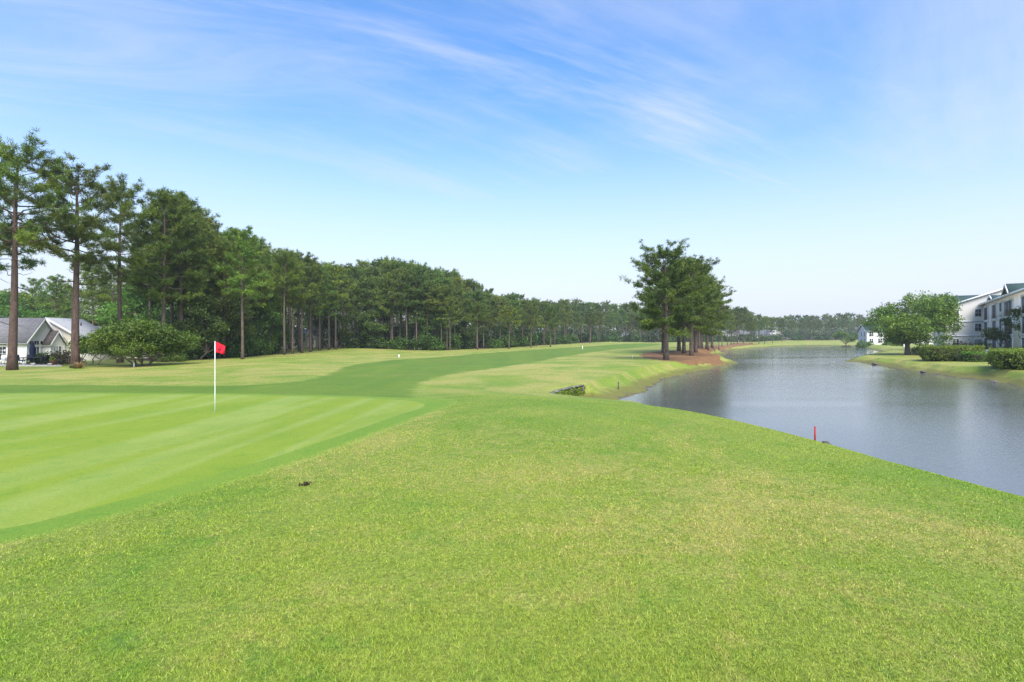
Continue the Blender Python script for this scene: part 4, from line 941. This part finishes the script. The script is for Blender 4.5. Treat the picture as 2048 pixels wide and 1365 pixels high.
# apartment block on the right bank
CA = np.array([87.6, 95.0]); za = 1.05; ang_a = math.atan2(-.813, -.582)
AP = thing('apartment_block', 'three storey beige apartment block with green roof and screened porches', 'apartment block', (CA[0], CA[1], za), ang_a)
FL = [.15, 3.05, 5.75]; EV = 8.62; TOP = 8.75
mb = MB(); mb.box((0, 0, -.4), (44, 11, TOP)); mb.build('wall', M['siding_pale'], AP)
gable_walls(MB(), -15, -.02, -5.6, 13.4, 8.4, 12.0).build('gable_wall', M['siding_beige'], AP)
gable_roof(AP, -15, -.02, -5.6, 13.4, 8.4, 12.0, M['shingle_green'], ov=.35)
gable_walls(MB(), -34, -17, -5, 12, 8.4, 12.0, 'y').build('wall', M['siding_beige'], AP); gable_roof(AP, -34, -17, -5, 12, 8.4, 12.0, M['shingle_green'], 'y')
mb = MB(); slab(mb, (-.5, -.6, TOP+.02), (45, -.6, TOP+.02), (45, 4.6, TOP+1.4), (1.0, 4.6, TOP+1.4), .14); r = mb.build('roof', M['shingle_green'], AP)
mb = MB(); mb.hexa([(1.0, 4.7, TOP+1.42), (45, 4.7, TOP+1.42), (45, 11.5, TOP+.1), (-.5, 11.5, TOP+.1)], [(1.0, 4.7, TOP+1.55), (45, 4.7, TOP+1.55), (45, 11.5, TOP+.25), (-.5, 11.5, TOP+.25)]); mb.build('rear_slope', M['shingle_green'], r)
mb = MB(); mb.box((-.55, -.70, TOP-.14), (45, -.45, TOP+.16)); mb.hexa([(-.62, -.7, TOP-.12), (-.42, -.7, TOP-.12), (1.15, 4.6, TOP+1.3), (.95, 4.6, TOP+1.3)], [(-.62, -.7, TOP+.2), (-.42, -.7, TOP+.2), (1.15, 4.6, TOP+1.65), (.95, 4.6, TOP+1.65)]); mb.build('fascia', M['trim'], r)
def dormer(x, w, h, dp):
    d = MB(); d.add([(x-w/2, -.75, TOP+.17), (x+w/2, -.75, TOP+.17), (x, -.75, TOP+.17+h)], t=[(0, 1, 2)]); o = d.build('dormer', M['shingle_green'], AP)
    q = MB(); slab(q, (x-w/2-.2, -.95, TOP+.15), (x, -.95, TOP+.17+h), (x, dp, TOP+.17+h), (x-w/2-.2, dp, TOP+.15), .12); slab(q, (x, -.95, TOP+.172+h), (x+w/2+.2, -.95, TOP+.15), (x+w/2+.2, dp, TOP+.15), (x, dp, TOP+.172+h), .12); q.build('dormer_roof', M['shingle_green'], o)
    q = MB()
    for s in (-1, 1): q.hexa([(x+s*(w/2+.25), -1.0, TOP-.05), (x+s*(w/2+.25), -.90, TOP-.05), (x, -.90, TOP+h+.02), (x, -1.0, TOP+h+.02)], [(x+s*(w/2+.25), -1.0, TOP+.28), (x+s*(w/2+.25), -.90, TOP+.28), (x, -.90, TOP+h+.36), (x, -1.0, TOP+h+.36)])
    q.build('fascia', M['trim'], o)
dormer(25.5, 4.0, 1.35, 4.0); dormer(12.6, 3.4, .55, 1.5)
def porch(x0, x1, z, h, panels, rail):
    f = MB(); y = -.10
    f.box((x0-.28, -.16, z-.30), (x1+.28, .04, z)); f.box((x0-.28, -.16, z+h), (x1+.28, .04, z+h+.26)); f.box((x0-.28, -.15, z), (x0, .04, z+h)); f.box((x1, -.15, z), (x1+.28, .04, z+h))
    o = f.build('screened_porch', M['trim'], AP)
    for k in range(panels):
        a = x0+(x1-x0)*k/panels; b = x0+(x1-x0)*(k+1)/panels
        g = MB(); g.box((a+.03, -.05, z), (b-.03, -.02, z+h)); g.build('screen', M['screen'], o)
        if k: g = MB(); g.box((a-.09, -.12, z), (a+.09, -.01, z+h)); g.build('mullion', M['mullion'], o)
    if rail: g = MB(); g.box((x0, -.13, z), (x1, -.052, z+.95)); g.build('railing', M['blind'], o)
for z in FL:
    for x0, x1, p, rl in ((.45, 4.5, 3, False), (8.7, 12.7, 3, False), (15.2, 17.6, 2, True), (19.2, 25.2, 3, False), (31.2, 36.5, 3, False)): porch(x0, x1, z, 2.28, p, rl)
mb = MB()
for z in FL[1:]: mb.box((-.12, -5.66, z-.28), (.055, -.2, z-.02))
mb.build('floor_band', M['trim'], AP)
for z in FL:
    window(AP, (-.02, -1.25, z+.75), (0, 1, 0), (1, 0, 0), .85, 1.35, 2, 2, 'glass' if z > .2 else 'blind')
    window(AP, (-.02, -4.4, z+.75), (0, 1, 0), (1, 0, 0), .85, 1.35, 2, 2)
# far apartment block
x, y = at(1760, 206); FA = thing('far_apartment_block', 'small looking white block with green roof beyond the pond, left of the oak', 'apartment block', (x, y, hz(x, y)), -.35)
gable_walls(MB(), -4.5, 18, 0, 12, 5.6, 8.2).build('wall', M['siding_pale'], FA); gable_roof(FA, -4.5, 18, 0, 12, 5.6, 8.2, M['shingle_green'], ov=.5)
for zz_ in (.7, 3.4):
    for xx in (-3.6, -.6, 2.4, 6.0, 9.0, 12.0, 15.0): window(FA, (xx, 0, zz_), (1, 0, 0), (0, -1, 0), 1.3, 1.6, 2, 2, fr=.14, mu=.08)
    window(FA, (-4.5, 8, zz_), (0, -1, 0), (-1, 0, 0), 1.3, 1.6, 2, 2, fr=.14); window(FA, (-4.5, 4, zz_), (0, -1, 0), (-1, 0, 0), 1.3, 1.6, 2, 2, fr=.14)
for xx in (3.9, 7.6, 11.0): mb = MB(); mb.box((xx, -1.6, -.1), (xx+.3, -1.3, 2.9)); mb.build('porch_post', M['trim'], FA)
mb = MB(); mb.box((3.6, -1.9, 2.9), (11.6, -.02, 3.15)); mb.build('porch_roof', M['trim'], FA)

# ------------------------------------------------------------------ golf things
fx, fy, fz = ray(430, 826)
FS = thing('golf_flag', 'red flag on a thin white flagstick standing in the putting green', 'golf flag', (fx, fy, fz+.01))
ph = CZ+(HOR-684.5)/F*fy-fz
mb = MB(); mb.tube(np.array([(0, 0, -.1), (0, 0, .6), (0, 0, 1.4), (0, 0, ph)]), [.014, .013, .012, .011], 10); mb.build('pole', M['white_paint'], FS)
mb = MB(); mb.lathe([(.0, ph+.02), (.012, ph+.015), (.014, ph)], 8); mb.build('pole_cap', M['white_paint'], FS)
mb = MB(); mb.lathe([(.054, .003), (.058, .004), (.058, -.02)], 20); mb.build('cup_rim', M['white_paint'], FS)
mb = MB(); mb.lathe([(.052, .0025), (.015, .0025)], 20); mb.build('cup_shade_disc', M['black'], FS)  # flat black disc painted in for the shade inside the cup
# flag cloth: hangs from the pole, free end dropping, with a fold
nu, nv = 16, 12; u = np.linspace(0, 1, nu)[:, None]; v = np.linspace(0, 1, nv)[None]
s = fy/F      # metres per picture pixel at the flag
topz = -(12*u**1.15)*0.75 + 0*v; botz = -21.5 - 3.0*np.maximum(0, u-.45)*2.2 + 0*v
zz = topz*(1-v)+botz*v; xx = .014+s*(20.5*u - 3.8*u*v**2); yy = .035*np.sin(u*5.2+v*1.6)*u+.02*np.sin(v*4+u*9)*u
def flag_pt(uu, vv, off=0.0):
    tz = -(12*uu**1.15)*.75; bz = -21.5-3.0*max(0, uu-.45)*2.2
    return (.014+s*(20.5*uu-3.8*uu*vv**2), .035*math.sin(uu*5.2+vv*1.6)*uu+.02*math.sin(vv*4+uu*9)*uu-off, ph+s*(tz*(1-vv)+bz*vv))
V = np.stack([xx, yy+0*zz, ph+s*zz], -1).reshape(-1, 3); q = [(i*nv+j, (i+1)*nv+j, (i+1)*nv+j+1, i*nv+j+1) for i in range(nu-1) for j in range(nv-1)]
cl = MB(); cl.add(V, q=q); cl.add(V+np.array([0, .003, 0]), q=[a[::-1] for a in q]); flag = cl.build('flag', M['flag_red'], FS, True)
em = MB()
def stroke(p0, p1, w=.05):
    p0, p1 = np.array(p0), np.array(p1); n_ = np.array([-(p1-p0)[1], (p1-p0)[0]]); n_ = n_/np.linalg.norm(n_)*w/2
    for k in range(4):
        a = p0+(p1-p0)*k/4; b = p0+(p1-p0)*(k+1)/4
        em.add([flag_pt(*(a-n_), .004), flag_pt(*(a+n_), .004), flag_pt(*(b+n_), .004), flag_pt(*(b-n_), .004)], q=[(0, 1, 2, 3)])
for a, b in (((.30, .90), (.33, .50)), ((.33, .50), (.47, .92)), ((.47, .92), (.50, .46)), ((.50, .68), (.62, .44)), ((.50, .68), (.66, .86))): stroke(a, b)
em.build('emblem', M['flag_ink'], flag)

def stake(px, py, h, w, label, mat, Y=None, tip=None, name='marker_stake', lean=0.0):
    p = ray(px, py) if Y is None else np.array([*at(px, Y), hz(*at(px, Y))])
    o = thing(name, label, 'marker stake', (p[0], p[1], p[2]-.02)); mb = MB(); mb.hexa([(-w/2, -w/2, -.1), (w/2, -w/2, -.1), (w/2, w/2, -.1), (-w/2, w/2, -.1)], [(-w/2+lean, -w/2, h), (w/2+lean, -w/2, h), (w/2+lean, w/2, h), (-w/2+lean, w/2, h)]); mb.build('post', M[mat], o)
    mb = MB(); w2 = w*1.08; mb.hexa([(-w2/2+lean, -w2/2, h), (w2/2+lean, -w2/2, h), (w2/2+lean, w2/2, h), (-w2/2+lean, w2/2, h)], [(-w/4+lean, -w/4, h+w*.8), (w/4+lean, -w/4, h+w*.8), (w/4+lean, w/4, h+w*.8), (-w/4+lean, w/4, h+w*.8)]); mb.build('cap', M[tip or mat], o)
    return o
stake(268, 735, .40, .07, 'short white stake in front of the huge shrub', 'white_paint')
stake(798, 716, .42, .12, 'white yardage post with black cap on the fairway edge before the dark wood', 'white_paint', tip='black')
stake(1165, 700.5, .80, .10, 'white post on the fairway rise before the far mound', 'white_paint')
stake(1265, 717, .42, .07, 'short pale stake left of the pine straw bed on the point', 'white_paint')
stake(1237, 779, .42, .07, 'grey stake in the muddy bank near the bulkhead', 'timber')
stake(1630, 873, .40, .032, 'red hazard stake on the brow above the pond', 'red_paint', Y=14.6)
stake(1808, 697, .95, .2, 'white marker post beside the oak trunk', 'white_paint')
p = ray(1975, 704); o = thing('utility_pedestal', 'white utility pedestal between the hedges and the porches', 'pedestal', (*at(1975, 68), hz(*at(1975, 68))-.02))
mb = MB(); mb.box((-.22, -.22, 0), (.22, .22, .95)); mb.build('cabinet', M['white_paint'], o); mb = MB(); mb.hexa([(-.26, -.26, .95), (.26, -.26, .95), (.26, .26, .95), (-.26, .26, .95)], [(-.2, -.2, 1.06), (.2, -.2, 1.06), (.2, .2, 1.06), (-.2, .2, 1.06)]); mb.build('lid', M['white_paint'], o)

# timber bulkhead with creeper
top_z = .70
wa = WALL_A; BH = thing('timber_bulkhead', 'curved low timber bulkhead hung with green creeper at the near inlet', 'bulkhead', (wa[0][0], wa[0][1], 0))
seg = []; 
for a, b in zip(wa[:-1], wa[1:]):
    nseg = int(np.linalg.norm(b-a)/.16)
    for k in range(nseg): seg.append((a+(b-a)*k/nseg, a+(b-a)*(k+1)/nseg))
for k, (a, b) in enumerate(seg):
    a = a-wa[0]; b = b-wa[0]; d = unit(b-a); n_ = np.array([d[1], -d[0]]); g = d*.006; th = .05+.012*((k*7) % 3)
    zt_ = top_z-.004*((k*5) % 4)
    mb = MB(); mb.hexa([(*(a+g), -.3), (*(b-g), -.3), (*(b-g+n_*th), -.3), (*(a+g+n_*th), -.3)], [(*(a+g), zt_), (*(b-g), zt_), (*(b-g+n_*th), zt_), (*(a+g+n_*th), zt_)]); mb.build('plank', M['timber'], BH)
for i in range(len(wa)-1):
    a = wa[i]-wa[0]; b = wa[i+1]-wa[0]; d = unit(b-a); n_ = np.array([d[1], -d[0]])
    mb = MB(); mb.hexa([(*(a-n_*.07), top_z), (*(b-n_*.07), top_z), (*(b+n_*.14), top_z), (*(a+n_*.14), top_z)], [(*(a-n_*.07), top_z+.06), (*(b-n_*.07), top_z+.06), (*(b+n_*.14), top_z+.06), (*(a+n_*.14), top_z+.06)]); mb.build('cap_board', M['timber_pale'], BH)
    mb = MB(); c = b-d*.15+n_*.12; mb.tube(np.array([(*c, -.4), (*c, top_z-.01)]), .06, 8); mb.build('pile', M['timber'], BH)
rg = np.random.default_rng(4); C = []
for k in range(300):
    t_ = rg.random()*(len(wa)-1); i = int(t_); p_ = wa[i]+(wa[i+1]-wa[i])*(t_-i)-wa[0]; d = unit(wa[i+1]-wa[i]); n_ = np.array([d[1], -d[0]])
    if rg.random() > .95-.35*(t_ > 2.6): continue
    C.append((*(p_+n_*rg.uniform(.08, .2)), rg.uniform(.22, .66)))
mb = MB(); leaves(mb, np.array(C), 9, .06, .045, rg, .8); mb.build('creeper', M['hedge_leaf'], BH)
# end return of the bulkhead
e = wa[-1]-wa[0]; mb = MB(); mb.box((e[0]-.05, e[1]-.02, -.3), (e[0]+.3, e[1]+.12, top_z-.05)); mb.build('end_plank', M['timber'], BH)
# stones along the waterline
rg = np.random.default_rng(21)
def stone(px, py, r, label, Y=None):
    p = ray(px, py) if Y is None else np.array([*at(px, Y), max(hz(*at(px, Y)), 0)])
    a = rg.normal(0, 1, (26, 3)); a = unit(a)*rg.uniform(.8, 1.1, (26, 1))
    import bmesh
    bm = bmesh.new(); [bm.verts.new(tuple(v*np.array([r, r*.8, r*.55]))) for v in a]; bmesh.ops.convex_hull(bm, input=bm.verts); bmesh.ops.bevel(bm, geom=bm.edges[:], offset=r*.06, segments=1, affect='EDGES')
    me = bpy.data.meshes.new('stone'); bm.to_mesh(me); bm.free(); me.materials.append(M['stone'])
    tag(link('stone', me, loc=(p[0], p[1], p[2]+r*.2)), label, 'stone', 'stones along the waterline')
for px, py, r, lb in [(1846, 745, .28, 'dark stone in the right bank below the long hedge'), (1847, 750, .2, 'smaller stone just below the one in the right bank'), (1990, 766, .3, 'dark stone in the right bank below the big hedge'), (1748, 731, .35, 'stone near the tip of the right bank'), (1752, 731, .25, 'second stone near the tip of the right bank')]: stone(px, py, r, lb)
stone(1652, 880, .12, 'dark flat stone on the brow right of the red stake', 14.4); stone(1657, 881, .08, 'small dark stone on the brow beside the flat one', 14.2)
dp = ray(612, 972); mb = MB(); r0_ = np.random.default_rng(2); C = np.column_stack([r0_.normal(0, .026, 26), r0_.normal(0, .016, 26), r0_.uniform(.0, .012, 26)]); leaves(mb, C, 4, .012, .018, r0_, .7)
o = mb.build('dead_leaves', M['litter']); o.location = dp; tag(o, 'small dark scrap of dead leaves on the rough near the green', 'dead leaves')

# ------------------------------------------------------------------ grass blades in the foreground rough: nobody could count them
rg = np.random.default_rng(33); NB = 540000
rr = 1.7*np.exp(rg.random(NB)*math.log(17/1.7)); aa = rg.uniform(-radians(50), radians(50), NB)
gx = rr*np.sin(aa); gy = rr*np.cos(aa); keep = poly_sd(np.column_stack([gx, gy]), GREEN) > .22
gx, gy, rr = gx[keep], gy[keep], rr[keep]; gz = height(np.column_stack([gx, gy])); ok_ = gz > .2; gx, gy, gz, rr = gx[ok_], gy[ok_], gz[ok_], rr[ok_]
n_ = len(gx); clump = wob(gx, gy, .07, 1)*.5+wob(gx, gy, .31, 4)*.5
hgt = np.maximum(.004, 0.009+.0075*clump+.009*rg.random(n_))*np.clip(1.25-rr/26, .45, 1.2); wdt = .0022*np.clip(rr/2.6, .9, 3.4)*rg.uniform(.7, 1.3, n_)
an = rg.uniform(0, 6.28, n_); ln = rg.uniform(.2, 1.25, n_)*hgt; la = rg.uniform(0, 6.28, n_)
B0 = np.column_stack([gx, gy, gz-.003]); sd2 = np.column_stack([np.cos(an), np.sin(an), np.zeros(n_)])*wdt[:, None]
tip = B0+np.column_stack([np.cos(la)*ln, np.sin(la)*ln, hgt])
V = np.stack([B0-sd2, B0+sd2, tip], 1).reshape(-1, 3)
gb = MB(); gb.add(V, t=np.arange(len(V)).reshape(-1, 3), c=np.repeat(rg.random(n_), 3))
m, nt, b, out = newmat('grass_blades'); P = pos(nt); g = GREENS['rough']
col = grass_colour(nt, P, *ROUGH); av = N(nt, 'ShaderNodeAttribute', attribute_name='cv')
col = mix(nt, 1.0, col, ramp(nt, av.outputs['Fac'], [(0, (.72, .86, .62)), (.5, (1.25, 1.28, 1.1)), (.84, (1.55, 1.5, 1.45)), (.92, (1.65, 1.55, 1.7)), (1.0, (2.4, 1.85, 3.4))]), 'MULTIPLY')
L(nt, col, b.inputs['Base Color']); b.inputs['Roughness'].default_value = .6; b.inputs['Specular IOR Level'].default_value = .25
trn = N(nt, 'ShaderNodeBsdfTranslucent'); L(nt, col, trn.inputs[0]); ms = N(nt, 'ShaderNodeMixShader', i_0=.3); L(nt, b.outputs[0], ms.inputs[1]); L(nt, trn.outputs[0], ms.inputs[2]); L(nt, ms.outputs[0], out.inputs[0])
tag(gb.build('grass', m), 'short mown grass blades of the foreground rough', kind='stuff')

# ------------------------------------------------------------------ damp haze
hm = bpy.data.materials.new('damp_air'); hm.use_nodes = True; nt = hm.node_tree; nt.nodes.clear()
ho = N(nt, 'ShaderNodeOutputMaterial'); pv = N(nt, 'ShaderNodeVolumePrincipled'); pv.inputs['Color'].default_value = (.90, .94, 1.0, 1); pv.inputs['Density'].default_value = HAZE; pv.inputs['Anisotropy'].default_value = 0.2
L(nt, pv.outputs[0], ho.inputs['Volume'])
mb = MB(); mb.box((-2700, -2700, -2.6), (2700, 2700, 29.0)); tag(mb.build('haze', hm), 'thin damp haze over the course', kind='stuff')
